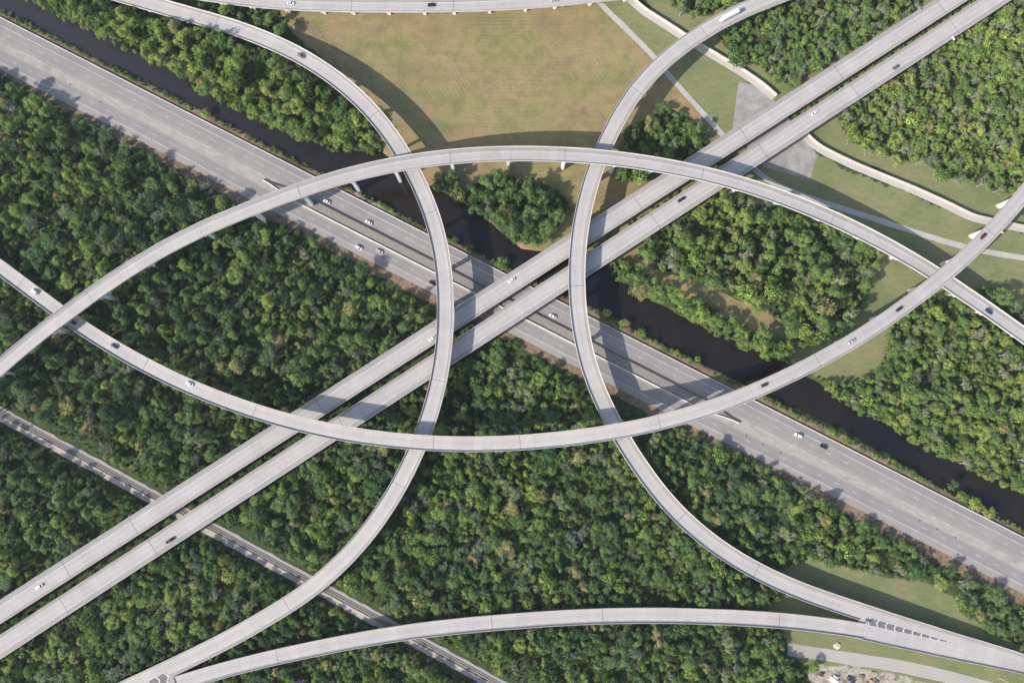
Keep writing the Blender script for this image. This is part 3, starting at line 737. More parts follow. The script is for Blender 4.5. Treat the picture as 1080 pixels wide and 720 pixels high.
M_parapet = plain('parapet_concrete', (0.50, 0.475, 0.45), 0.88, 0.2, var=0.14, scale=0.12)
PIERS_A = [(-5,392),(48,347),(100,309),(155,273),(215,241),(262,221.5),(317,200),(368,184),(419,173),(477,165.5),(536,162),(593,163.4),(641,167),(690,173.5),(735,182),(782,195),(825,209),(867,226),(911,246),(950,267),(1010,304),(1042,327),(1074,350)]
M_pier = plain('pier_concrete', (0.74, 0.72, 0.68), 0.85, 0.25, var=0.08, scale=0.3)
deck_wide = pave_mat('deck_paving_merge', -40, 2.7, DL, DS, [], [2.9], [])
ramps = {}
for key in ('G1', 'G2', 'F', 'E', 'B', 'D', 'C', 'A'):
    L = lines[key]; T, Nn, S = frames(L); w = WIDTH[key] / 2
    i0 = lookup(key, 480, 360) if key[0] != 'F' else 0
    org = np.array([L[len(L) // 2, 0], L[len(L) // 2, 1], 0.0])
    root = empty('viaduct' if key[0] == 'G' else 'elevated_ramp', tuple(org)); ramps[key] = root
    tag(root, info[key], 'bridge', 'elevated highway ramps' if key[0] != 'G' else 'twin diagonal viaducts')
    Ll = L - org
    wl_ = np.full(len(L), w); wr_ = np.full(len(L), w); gore = None
    if key == 'D':      # widens past the gore where the bottom ramp joins
        g0, g1, g2 = lookup('D', 911, 645), lookup('D', 985, 669), lookup('D', 1080, 698)
        for i in range(g0, len(L)): wr_[i] = np.interp(i, [g0, g1, g2], [16.2, 11.6, 6.6])
        gore = (g0, 'r')
    if key == 'B':
        g0, g1, g2 = lookup('B', 176, 705), lookup('B', 148, 718.6), lookup('B', 60, 758)
        for i in range(g0, len(L)): wl_[i] = np.interp(i, [g0, g1, g2], [15.6, 13.4, 7.0])
        gore = (g0, 'l')
    if key == 'E':
        # trim where it has become part of the other decks
        a = lookup('E', 186, 720); z_ = lookup('E', 914, 665.5)
        sl = (a, z_ + 1); Ll[:, 2] -= 0.02
    else: sl = (0, len(L))
    if key in ('B', 'D'):   # two pieces so that the width steps cleanly at the nose
        sls = [(0, g0 + 1), (g0, len(L))]
    else: sls = [sl]
    for n_, sl_ in enumerate(sls):
        def ww(i, side):
            if gore and n_ == 0: return w
            return (wl_ if side > 0 else wr_)[i]
        loft('deck', Ll, lambda i: [(ww(i, 1), 0), (-ww(i, -1), 0), (-ww(i, -1), -0.35), (ww(i, 1), -0.35)], (deck_wide if (n_ == 1 and key == 'D') else deck_mats[key]), root, sl=sl_)
    nb = 5 if key[0] == 'G' else 4
    for g in range(nb):
        u = -w + 1.1 + g * (2 * w - 2.2) / (nb - 1)
        loft('girder', Ll, lambda i: [(u + 0.4, -0.34), (u - 0.4, -0.34), (u - 0.4, -1.75), (u + 0.4, -1.75)], M_concg, root, sl=sl)
    # parapets
    for side in (1, -1):
        rngs = [(sl, None)]
        if key == 'D' and side < 0: rngs = [((0, g0 + 1), None), ((g0, len(L)), wr_)]
        if key == 'B' and side > 0: rngs = [((0, g0 + 1), None), ((g0, len(L)), wl_)]
        if key == 'D' and side < 0: pass
        for (r_, arr) in rngs:
            def pf(i):
                e = (arr[i] if arr is not None else w) + 0.06
                return [(side * e, -0.45), (side * e, 0.92), (side * (e - 0.22), 0.92), (side * (e - 0.42), 0.0)] if side > 0 else \
                       [(-(e - 0.42), 0.0), (-(e - 0.22), 0.92), (-e, 0.92), (-e, -0.45)]
            loft('parapet', Ll, pf, M_parapet, root, sl=r_)
    # joints
    for (jx, jy) in joints[key]:
        i = lookup(key, jx, jy); b = MB()
        a = math.atan2(T[i, 1], T[i, 0])
        b.box((Ll[i, 0], Ll[i, 1], Ll[i, 2] + 0.008), (0.26, 2 * w - 0.9, 0.012), a)
        b.build('expansion_joint', M_joint, root)
    # piers
    sp = 29.0 if key[0] != 'G' else 27.5
    if key == 'F': sp = 22.8
    ph = dict(A=12, C=4, B=9, D=20, E=6, F=3, G1=5, G2=5)[key]
    last = -99
    stations = np.arange(ph, S[-1] - 4, sp)
    if key == 'A': stations = [S[lookup('A', *q_)] for q_ in PIERS_A]
    for sc in stations:
        for dsh in (0, 2, -2, 4, -4, 6, -6, 8, -8, 10, -10):
            s_ = sc + dsh
            if not (2 < s_ < S[-1] - 2): continue
            i = int(np.argmin(np.abs(S - s_)))
            if not (sl[0] < i < sl[1] - 1): continue
            x, y, h = L[i]
            qx, qy = PXN(np.array([x]), np.array([y]), np.array([h]))
            if not (-60 < qx[0] < 1140 and -50 < qy[0] < 770): continue
            if blocked(x, y, key, h): continue
            if h < 3.5: continue
            inw = sdist(np.array([x]), np.array([y]), canal)[0] > -3
            zb = -3.5 if inw else -0.6
            a = math.atan2(T[i, 1], T[i, 0]); b = MB()
            lx, ly = Ll[i, 0], Ll[i, 1]; top = h - 1.76
            if key[0] == 'G':
                b.box((lx, ly, top - 0.65), (1.5, 2 * w - 0.8, 1.3), a)
                for u in (-4.3, 0, 4.3):
                    b.box((lx + Nn[i, 0] * u, ly + Nn[i, 1] * u, (top - 1.3 + zb) / 2), (1.1, 1.1, top - 1.3 - zb), a)
            else:
                # hammerhead: tapering cap on a broad stem
                ca, sa = math.cos(a), math.sin(a)
                prof = [(-1.5, zb), (1.5, zb), (1.5, top - 2.4), (w - 0.6, top - 1.1), (w - 0.6, top), (-w + 0.6, top), (-w + 0.6, top - 1.1), (-1.5, top - 2.4)]
                vs = []
                for d in (-0.95, 0.95):
                    for (u, z) in prof:
                        vs.append((lx + ca * d - sa * u, ly + sa * d + ca * u, z))
                m_ = len(prof)
                fs = [(k_, (k_ + 1) % m_, m_ + (k_ + 1) % m_, m_ + k_) for k_ in range(m_)] + [tuple(range(m_ - 1, -1, -1)), tuple(range(m_, 2 * m_))]
                b.add(vs, fs)
            b.build('pier', M_pier, root)
            break

M_chev = plain('worn_white_paint', (0.60, 0.59, 0.575), 0.8, 0.2, var=0.15, scale=1.5)
# gore paint on the two merges
def gore_paint(key, pa, pb, wa, wb, root, flip):
    """tapered dark wedge with white chevrons, from nose pa to tip pb (survey readings)"""
    ia = lookup(key, *pa); h = lines[key][ia, 2]
    A_ = np.array(W(*pa, h)); 
    ib = lookup(key, *pb); hb = lines[key][ib, 2]
    B_ = np.array(W(*pb, hb)); d = (B_ - A_); ln = np.linalg.norm(d); d /= ln; n_ = np.array([-d[1], d[0]])
    org = np.array(root.location)
    def P(s_, u, dz):
        dz += 0.02; f = s_ / ln; q = A_ + d * s_ + n_ * u
        # height of the carrying deck at that place
        L = lines[key]; j = int(np.argmin(np.hypot(L[:, 0] - q[0], L[:, 1] - q[1])))
        j = min(max(j, 1), len(L) - 2); tv = L[j + 1, :2] - L[j - 1, :2]; tl = np.linalg.norm(tv)
        along = float(np.dot(q - L[j, :2], tv / tl)); zz = L[j, 2] + along * (L[j + 1, 2] - L[j - 1, 2]) / tl
        return (q[0] - org[0], q[1] - org[1], zz + dz)
    b = MB(); m_ = 24
    vs = []
    for k_ in range(m_ + 1):
        f = k_ / m_; ww_ = wa * (1 - f) + wb * f
        vs += [P(f * ln, ww_ / 2, 0.03), P(f * ln, -ww_ / 2, 0.03)]
    b.add(vs, [(2 * i, 2 * i + 1, 2 * i + 3, 2 * i + 2) for i in range(m_)])
    b.build('gore_surface', M_gore, root)
    b = MB()
    s_ = 1.0
    while s_ < ln * 0.97:
        f = s_ / ln; ww_ = (wa * (1 - f) + wb * f) / 2
        q = 0.75; c_ = ww_ * 0.6
        vs = [P(s_ , ww_, 0.045), P(s_ + q, ww_, 0.045), P(min(ln, s_ + q + flip * -c_), 0, 0.045), P(s_ + flip * -c_, 0, 0.045), P(s_, -ww_, 0.045), P(s_ + q, -ww_, 0.045)]
        b.add(vs, [(0, 1, 2, 3), (3, 2, 5, 4)])
        s_ += 5.5
    for sd_ in (1, -1):
        vs = []
        for k_ in range(m_ + 1):
            f = k_ / m_; ww_ = (wa * (1 - f) + wb * f) / 2
            vs += [P(f * ln, sd_ * (ww_ + 0.25), 0.04), P(f * ln, sd_ * ww_, 0.04)]
        b.add(vs, [(2 * i, 2 * i + 1, 2 * i + 3, 2 * i + 2) for i in range(m_)])
    b.build('gore_chevrons', M_chev, root)
gore_paint('D', (915, 654.5), (1002, 677), 4.8, 0.5, ramps['D'], 1)
gore_paint('B', (177, 713), (110, 743), 6.0, 0.8, ramps['B'], 1)

exec_veg = True
# ------------------------------------------------------------------ vegetation
def leaf_mat():
    t = NT("foliage")
    tint = t.attr('tint', 'INSTANCER').outputs['Fac']
    lv = t.attr('lv').outputs['Fac']
    col = t.ramp(tint, [(0.0, (0.052, 0.110, 0.050)), (0.25, (0.092, 0.176, 0.060)), (0.5, (0.165, 0.262, 0.068)), (0.75, (0.255, 0.350, 0.074)), (0.9, (0.335, 0.385, 0.095)), (1.0, (0.330, 0.285, 0.130))])
    col = t.mix(1.0, col, t.ramp(lv, [(0.0, 0.6), (0.5, 1.1), (1.0, 1.85)]), 'MULTIPLY')
    hs = t.node('ShaderNodeHueSaturation'); t.put(hs.inputs['Color'], col)
    t.put(hs.inputs['Hue'], t.rng(t.attr('hv').outputs['Fac'], 0, 1, 0.475, 0.52))
    t.put(hs.inputs['Saturation'], 0.95)
    p = t.node('ShaderNodeBsdfPrincipled'); t.put(p.inputs['Base Color'], hs.outputs[0])
    t.put(p.inputs['Roughness'], 0.6); t.put(p.inputs['Specular IOR Level'], 0.25)
    tr = t.node('ShaderNodeBsdfTranslucent'); t.put(tr.inputs[0], hs.outputs[0])
    mx = t.node('ShaderNodeMixShader'); mx.inputs[0].default_value = 0.38
    t.t.links.new(p.outputs[0], mx.inputs[1]); t.t.links.new(tr.outputs[0], mx.inputs[2])
    t.t.links.new(mx.outputs[0], t.out.inputs[0])
    return t.mat
M_leaf = leaf_mat()
M_bark = plain("bark", (0.12, 0.115, 0.105), 0.9, 0.2, var=0.3, scale=1.5)
M_dead = plain("bleached_wood", (0.30, 0.29, 0.27), 0.9, 0.2, var=0.2, scale=1.0)

def crown_mesh(name, seed, kind):
    r = np.random.default_rng(seed)
    # normalised: crown radius about 1, trunk base at z=0 ; h = total height in radii
    lob = []      # (x,y,z,rad)
    if kind == 'round':
        n = 34; h = 3.2; ph = r.uniform(0, 6.28, 3)
        for i in range(n):
            a = r.uniform(0, 6.28); q = math.sqrt(r.uniform(0, 1)) * (0.80 + 0.16 * math.sin(2 * a + ph[0]) + 0.10 * math.sin(3 * a + ph[1]))
            z = h - 0.30 - 0.75 * q ** 2 - r.uniform(0, 0.55)
            lob.append((q * math.cos(a), q * math.sin(a), z, r.uniform(0.13, 0.31)))
    elif kind == 'broken':
        n = 30; h = 3.0; arms = r.uniform(0, 6.28, 5)
        for i in range(n):
            a = r.choice(arms) + r.normal(0, 0.3); q = r.uniform(0.1, 1.0)
            z = h - 0.30 - 0.6 * q - r.uniform(0, 0.8)
            lob.append((q * math.cos(a), q * math.sin(a), z, r.uniform(0.12, 0.27)))
    elif kind == 'cone':
        h = 5.2
        for i in range(32):
            f = i / 31; q = (0.05 + 0.72 * f) * r.uniform(0.5, 1.15); a = i * 2.4 + r.normal(0, 0.4)
            z = h - 0.25 - 2.7 * f
            lob.append((q * math.cos(a), q * math.sin(a), z, 0.14 + 0.16 * f * r.uniform(0.6, 1.2)))
    elif kind == 'tall':
        h = 3.9
        for i in range(32):
            a = r.uniform(0, 6.28); f = r.uniform(0, 1); q = 0.88 * math.sqrt(f) * r.uniform(0.4, 1)
            lob.append((q * math.cos(a) * 1.1, q * math.sin(a) * 0.9, h - 0.3 - 1.5 * f, r.uniform(0.12, 0.28)))
    elif kind == 'shrub':
        h = 1.3
        for i in range(9):
            a = r.uniform(0, 6.28); q = math.sqrt(r.uniform(0, 1)) * 0.68
            lob.append((q * math.cos(a), q * math.sin(a), h - 0.45 - 0.5 * q, r.uniform(0.28, 0.42)))
    elif kind == 'sparse':
        h = 3.0
        for i in range(11):
            a = r.uniform(0, 6.28); q = r.uniform(0.2, 0.95)
            lob.append((q * math.cos(a), q * math.sin(a), h - 0.3 - 0.6 * q - r.uniform(0, 0.5), r.uniform(0.12, 0.24)))
    P = []; Nm = []; LV = []; HV = []; SZ = []
    ls = 0.112 if kind != 'shrub' else 0.2
    for (x, y, z, rad) in lob:
        n = int(72 * (rad / 0.25) ** 1.6) + 14
        if kind == 'shrub': n = int(n * 0.55)
        d = r.normal(0, 1, (n, 3)); d[:, 2] = np.abs(d[:, 2]) * 1.0 - 0.25 * (r.random(n) < 0.4)
        d /= np.linalg.norm(d, axis=1)[:, None]
        rr = rad * (0.5 + 0.95 * r.random(n) ** 1.3)[:, None]
        sq = np.array([r.uniform(.8, 1.35), r.uniform(.8, 1.35), r.uniform(.6, 1.0)])
        P.append(np.array([x, y, z]) + d * rr * sq)
        nn = d + r.normal(0, 0.5, (n, 3)) + np.array([0, 0, 0.2]); Nm.append(nn / np.linalg.norm(nn, axis=1)[:, None])
        lb = r.uniform(0.2, 0.8); hb = r.random()
        LV.append(np.clip(lb + r.normal(0, 0.17, n), 0, 1)); HV.append(np.clip(hb + r.normal(0, 0.2, n), 0, 1))
        SZ.append(ls * r.uniform(0.55, 1.25, n))
    P = np.vstack(P); Nm = np.vstack(Nm); LV = np.concatenate(LV); HV = np.concatenate(HV); SZ = np.concatenate(SZ)
    n = len(P)
    ref = r.normal(0, 1, (n, 3)); U = np.cross(Nm, ref); U /= np.linalg.norm(U, axis=1)[:, None]; V_ = np.cross(Nm, U)
    a = SZ[:, None]; el = r.uniform(0.6, 1.1, n)[:, None]
    q0 = P - U * a * 0.5; q1 = P - V_ * a * 0.42 * el + Nm * a * 0.12; q2 = P + U * a * 0.62 * el; q3 = P + V_ * a * 0.42 + Nm * a * 0.12
    V = np.stack([q0, q1, q2, q3], 1).reshape(-1, 3)
    F = np.arange(4 * n).reshape(n, 4)
    o = fast_mesh(name, V, F, M_leaf)
    me = o.data
    at = me.attributes.new('lv', 'FLOAT', 'FACE'); at.data.foreach_set('value', LV.astype(np.float32))
    at = me.attributes.new('hv', 'FLOAT', 'FACE'); at.data.foreach_set('value', HV.astype(np.float32))
    # trunk
    b = MB(); mt = 0.075
    hz = max(l[2] for l in lob)
    if kind == 'shrub':
        for l in lob[:5]: b.tube((0, 0, -0.1), (l[0] * 0.8, l[1] * 0.8, l[2]), 0.04, 0.012, 5)
    else:
        kz = (hz * 0.55 if kind != 'cone' else hz * 0.97)
        b.tube((0, 0, -0.15), (0.03, -0.02, kz * 0.5), mt * 1.5, mt, 7); b.tube((0.03, -0.02, kz * 0.5), (0.0, 0.02, kz), mt, mt * (0.6 if kind != 'cone' else 0.2), 7)
        for l in lob:
            s_ = kz * r.uniform(0.75, 1.0) if kind != 'cone' else max(0.4, l[2] - 0.15)
            mid = (l[0] * 0.5, l[1] * 0.5, (s_ + l[2]) * 0.5 + 0.05)
            b.tube((0, 0.0, s_), mid, 0.035, 0.024, 5); b.tube(mid, (l[0], l[1], l[2]), 0.024, 0.008, 5)
            if kind == 'sparse':
                for _ in range(16):
                    e = np.array(l[:3]) + r.normal(0, 0.24, 3); b.tube((l[0] * .8, l[1] * .8, l[2] - 0.1), tuple(e), 0.019, 0.006, 4)
    tr = b.build('trunk', M_dead if kind == 'sparse' else M_bark)
    return o, tr, hz + 0.3

KINDS = ['round', 'round', 'round', 'broken', 'broken', 'tall', 'tall', 'cone', 'cone', 'shrub', 'shrub', 'sparse', 'sparse']
protos = [crown_mesh('crown', 100 + i, k) for i, k in enumerate(KINDS)]
HR = [p_[2] for p_ in protos]

MIXES = dict(conif=[0,1,3,5,6,7,8,7,8,4,5,11,12], broad=[0,1,2,3,4,5,6,3,9,10,11,12], bank=[0,2,3,5,1,4,9], bush=[3,4,0,2,11,9,4,12,11,10], shrub=[9, 10])
rg = np.random.default_rng(42)
RAILQ = lambda x, y: abs((x - RA[0]) * RD[1] - (y - RA[1]) * RD[0])
P1a, P2a, SRa = [np.array(p_) for p_ in (P1, P2, SR)]
# dense candidate set
trees = []     # x,y,r,h,kind,tint,rot,region
cell = {}
def ok_space(x, y, r, f=0.62):
    gx, gy = int(x // 8), int(y // 8)
    for i in range(gx - 1, gx + 2):
        for j in range(gy - 1, gy + 2):
            for (a, b_, c_) in cell.get((i, j), ()):
                if (a - x) ** 2 + (b_ - y) ** 2 < (f * (r + c_)) ** 2: return False
    return True
names = list(FOREST)
polys = [FOREST[k]['poly'] for k in names]
def scatter(ncand, rmin, rmax, hk, f, edge=0):
    x = rg.uniform(-460, 460, ncand); y = rg.uniform(-330, 400, ncand); r = rg.uniform(rmin, rmax, ncand)
    h = np.clip(r * rg.uniform(*hk, ncand), 3.0, 17.0)
    x0_, y0_ = x, y
    v1 = np.sin(x * 0.071 + 2.1 * np.sin(y * 0.043 + 1)) * np.cos(y * 0.083 + 1.6 * np.sin(x * 0.037))
    v2 = np.sin(x * 0.19 + 1.7 * np.sin(y * 0.11)) * np.cos(y * 0.17 + 1.3 * np.sin(x * 0.13 + 2))
    h = h * np.clip(0.92 + 0.30 * v1 + 0.25 * v2, 0.5, 1.35)
    gap = (v1 * 0.6 + v2 * 0.7) < -0.52
    oo = hw_off(x, y); h = np.where((oo > 30) & (oo < 44), h * 0.72, h)
    qx, qy = PXN(x, y, h * 0.75)
    reg = np.full(ncand, -1)
    for i, p_ in enumerate(polys): reg[in_poly(qx, qy, p_)] = i
    low = np.isin(reg, [names.index(k_) for k_ in ('S', 'NE', 'NC', 'E2', 'SE')])
    h = np.where(low, np.clip(h, 2.5, 11.0) * 0.82, h)
    keep = reg >= 0
    if rmin > 4.4: keep &= ~(low & (rg.random(ncand) < 0.6))
    nr = (x - RA[0]) * (-RD[1]) + (y - RA[1]) * RD[0]
    keep &= ~((nr > 0) & (nr < 5.6 + r * 0.8 + h * 0.22)) & ~((nr <= 0) & (nr > -5.2 - r * 0.8 - np.maximum(h - 5, 0) * 0.55))
    off = hw_off(x, y); keep &= ~((off > -3 - r * 0.3) & (off < 34.5 + r * 0.4))
    keep &= RAILQ(x, y) > 5.0
    keep &= sdist(x, y, canal) < np.where(off < -15, 2.2, -0.6)
    for P_, w_ in ((P1, 2.5), (P2, 2.5), (SR, 4.5)): keep &= seg_dist(x, y, P_) > w_ + r * 0.5
    if rmax < 4.7: keep &= ~(gap & (r > 1.5))
    idx = np.nonzero(keep)[0]
    # decks
    hmax = np.full(ncand, 99.0)
    for k, L in lines.items():
        LL = L[::2]
        d = np.hypot(x[idx, None] - LL[None, :, 0], y[idx, None] - LL[None, :, 1])
        jm = d.argmin(1); dm = d[np.arange(len(idx)), jm]
        lim = np.where(dm < WIDTH[k] / 2 + r[idx] * 0.85 + 0.3, LL[jm, 2] - 2.6, 99)
        hmax[idx] = np.minimum(hmax[idx], lim)
    for i in idx:
        hh = h[i]; rr = r[i]; kd = None
        if hmax[i] < hh:
            if hmax[i] < 2.2: continue
            hh = hmax[i]; 
            if rr > hh * 0.42: rr = max(1.5, hh * 0.42)
        if not ok_space(x[i], y[i], rr, f): continue
        cell.setdefault((int(x[i] // 8), int(y[i] // 8)), []).append((x[i], y[i], rr))
        R_ = FOREST[names[reg[i]]]
        kd = int(rg.choice(MIXES[R_['mix']]))
        if rr < 1.7 and kd not in (9, 10): kd = int(rg.choice([9, 10]))
        if hh < 4.5 and kd not in (9, 10): kd = int(rg.choice([9, 10]))
        if kd in (7, 8): rr *= 0.82
        a, b_ = R_['tint']
        # clustered tint
        cl = 0.5 + 0.5 * math.sin(x[i] * 0.043 + 1.7 * math.sin(y[i] * 0.031)) * math.cos(y[i] * 0.052 + x[i] * 0.017)
        tn = a + (b_ - a) * np.clip(0.72 * rg.beta(1.2, 1.5) + 0.28 * cl, 0, 1)
        if rg.random() < 0.045: tn = rg.uniform(0.93, 1.0)
        trees.append([x[i], y[i], rr, hh, kd, float(tn), rg.uniform(0, 6.28), reg[i]])
scatter(5200, 4.6, 6.4, (2.1, 2.9), 0.58)
scatter(14000, 3.2, 4.6, (2.4, 3.6), 0.54)
scatter(50000, 1.9, 3.0, (2.4, 3.8), 0.50)
scatter(90000, 0.9, 1.6, (1.4, 3.0), 0.42)
# grown between the twin viaducts: low scrub
for a in np.arange(0, 1, 0.0045):
    i = int(a * 229); m = (lines['G1'][i] + lines['G2'][i]) / 2
    x, y = m[0] + rg.normal(0, 2.0), m[1] + rg.normal(0, 2.0)
    off = hw_off(x, y)
    if -8 < off < 38 or RAILQ(x, y) < 6 or sdist(np.array([x]), np.array([y]), canal)[0] > -1 or sdist(np.array([x]), np.array([y]), APR)[0] > -1: continue
    trees.append([x, y, rg.uniform(1.0, 2.0), 2.5, int(rg.choice([9, 10])), float(rg.uniform(0.25, 0.75)), rg.uniform(0, 6.28), -2])
# weeds along the canal's road bank
for a in np.arange(T0, T1, 0.7):
    dn = 0.5 + 0.5 * math.sin(a * 0.11) * math.sin(a * 0.043 + 1)
    if rg.random() > 0.25 + 0.6 * dn: continue
    x, y = hw(a + rg.uniform(-1, 1), -rg.uniform(2.6, 5.6))
    if sdist(np.array([x]), np.array([y]), canal)[0] > 0.6: continue
    trees.append([x, y, rg.uniform(0.5, 1.0 + 0.9 * dn), 1.0 + 1.2 * dn, int(rg.choice([9, 10])), float(rg.uniform(0.3, 0.85)), rg.uniform(0, 6.28), -3])
# single bushes and trees read from the photograph: px, py, radius, height, kind, tint, label
SOLO = [
 (217,119,3.4,4.5,9,0.80,'solitary bright green bush on the canal bank beside the highway barrier, upper left'),
 (531,277,4.6,5.5,10,0.55,'large rounded bush on the canal bank just above the twin viaducts'),
 (640,330,2.9,5.5,0,0.90,'olive rounded tree on the canal bank closest to the right loop ramp'),
 (659,340,3.0,6.0,1,0.92,'olive rounded tree second from the right loop ramp on the canal bank'),
 (677,350,2.9,4.6,9,0.60,'green bush third from the right loop ramp on the canal bank'),
 (714,372,2.0,3.5,10,0.82,'small bright bush on the canal bank above the shadow of the long ramp'),
 (737,378,2.1,4.2,9,0.72,'small round bush standing apart at the water above the long ramp'),
 (1006,511,3.6,9.0,4,0.30,'dark leaning tree at the water edge, lower right of the canal'),
 (1017,523,3.4,5.5,9,0.62,'green bush at the water edge between a dark tree and a wide bush'),
 (1031,532,4.6,5.5,9,0.84,'wide yellow green bush bulging over the canal at lower right'),
 (1044,540,4.2,4.8,10,0.86,'outer half of the yellow green bush group at the canal, lower right'),
 (877,454,2.6,4.0,9,0.62,'low green bush on the road bank of the canal, right of the long ramp'),
 (893,464,2.8,4.2,10,0.68,'pale green bush on the road bank midway along the lower canal'),
 (923,480,2.3,3.6,9,0.70,'bright green bush low on the road bank of the lower canal'),
 (962,498,2.2,3.4,10,0.50,'tangled grey green bush reaching over the lower canal'),
 (991,614,5.0,7.0,2,0.80,'solitary bright lime green tree on the grass at the lower right'),
 (1003,602,4.8,9.0,4,0.22,'dark purple green tree behind the solitary lime green tree'),
 (495,261,2.6,4.0,9,0.55,'green bush on the canal bank right of the left loop ramp'),
 (480,253,2.4,3.6,10,0.45,'dark bush on the canal bank against the left loop ramp'),
 (405,216,1.8,2.6,9,0.50,'small bush on pale rubble bank left of the left loop ramp'),
 (380,201.5,1.6,2.4,10,0.60,'small bush at the foot of the pale pier in the canal bank'),
 (858,703,3.6,6.5,0,0.60,'round green tree at the corner of the service road and the yard'),
]
# split: the 300 that show largest stay things
TR = np.array([t_[:6] for t_ in trees]); regs = np.array([t_[7] for t_ in trees])
qx, qy = PXN(TR[:, 0], TR[:, 1], TR[:, 3] * 0.75)
infr = (qx > 3) & (qx < 1077) & (qy > 3) & (qy < 717) & (regs >= 0)
# hidden by decks? project deck points
hid = np.zeros(len(TR), bool)
for k, L in lines.items():
    ax, ay = PXN(L[:, 0], L[:, 1], L[:, 2])
    d = np.hypot(qx[:, None] - ax[None, :], qy[:, None] - ay[None, :]).min(1)
    hid |= d < WIDTH[k] / 2 * 1.65 + 2
score = np.where(infr & ~hid, TR[:, 2], 0)
score = score * np.where(np.isin(TR[:, 4], (7, 8)), 1.05, 1.0)
NSOLO = len(SOLO)
order = np.argsort(-score)[:300 - NSOLO]
order = [i for i in order if score[i] > 0]
single = set(int(i) for i in order)

def tone(tn):
    if tn > 0.93: return 'olive brown'
    if tn > 0.66: return 'yellow green'
    if tn > 0.42: return 'mid green'
    return 'dark green'
shape_word = {'round': 'round crowned tree', 'broken': 'uneven crowned tree', 'tall': 'tall clumpy tree', 'cone': 'pointed cypress tree', 'shrub': 'low bushy tree', 'sparse': 'thin grey branched tree'}
obj_name = {'round': 'broadleaf_tree', 'broken': 'broadleaf_tree', 'tall': 'broadleaf_tree', 'cone': 'cypress_tree', 'shrub': 'bush', 'sparse': 'bare_branched_tree'}
used = set()
def add_tree(x, y, r, h, kd, tn, rot, label, group, z=-0.1):
    cr, tr, _ = protos[kd]; kn = KINDS[kd]
    root = empty(obj_name[kn], (x, y, z), rot); root.scale = (r, r, h / HR[kd])
    tag(root, label, 'bush' if kn == 'shrub' else 'tree', group)
    if kd not in used: a, b_ = cr, tr; used.add(kd)
    else:
        a, b_ = cr.copy(), tr.copy(); C.objects.link(a); C.objects.link(b_)
    a.parent = root; b_.parent = root; a['tint'] = tn
    return root
for i in order:
    x, y, r, h, kd, tn = TR[i]; kd = int(kd); R_ = FOREST[names[regs[i]]]
    side = tone(tn)
    lab = '%s %s %s' % (side, shape_word[KINDS[kd]], R_['lab'])
    add_tree(x, y, r, h, kd, float(tn), trees[i][6], lab, R_['grp'] + ', ' + side + ' ' + shape_word[KINDS[kd]])
for (px, py, r, h, kd, tn, lab) in SOLO:
    x, y = W(px, py, h * 0.6)
    inw = sdist(np.array([x]), np.array([y]), canal)[0]
    add_tree(x, y, r, h, kd, tn, rg.uniform(0, 6), lab, 'single bushes and trees along the canal and verges', -1.0 if inw > -1 else -0.1)
for k in range(len(KINDS)):
    if k not in used:      # an unused prototype still has to stand somewhere sensible
        x, y = W(300 + 9 * k, 520, 0); add_tree(x, y, 2.5, 7.0, k, 0.3, 0, 'small tree deep in the bottom wood', 'trees deep in the bottom wood')

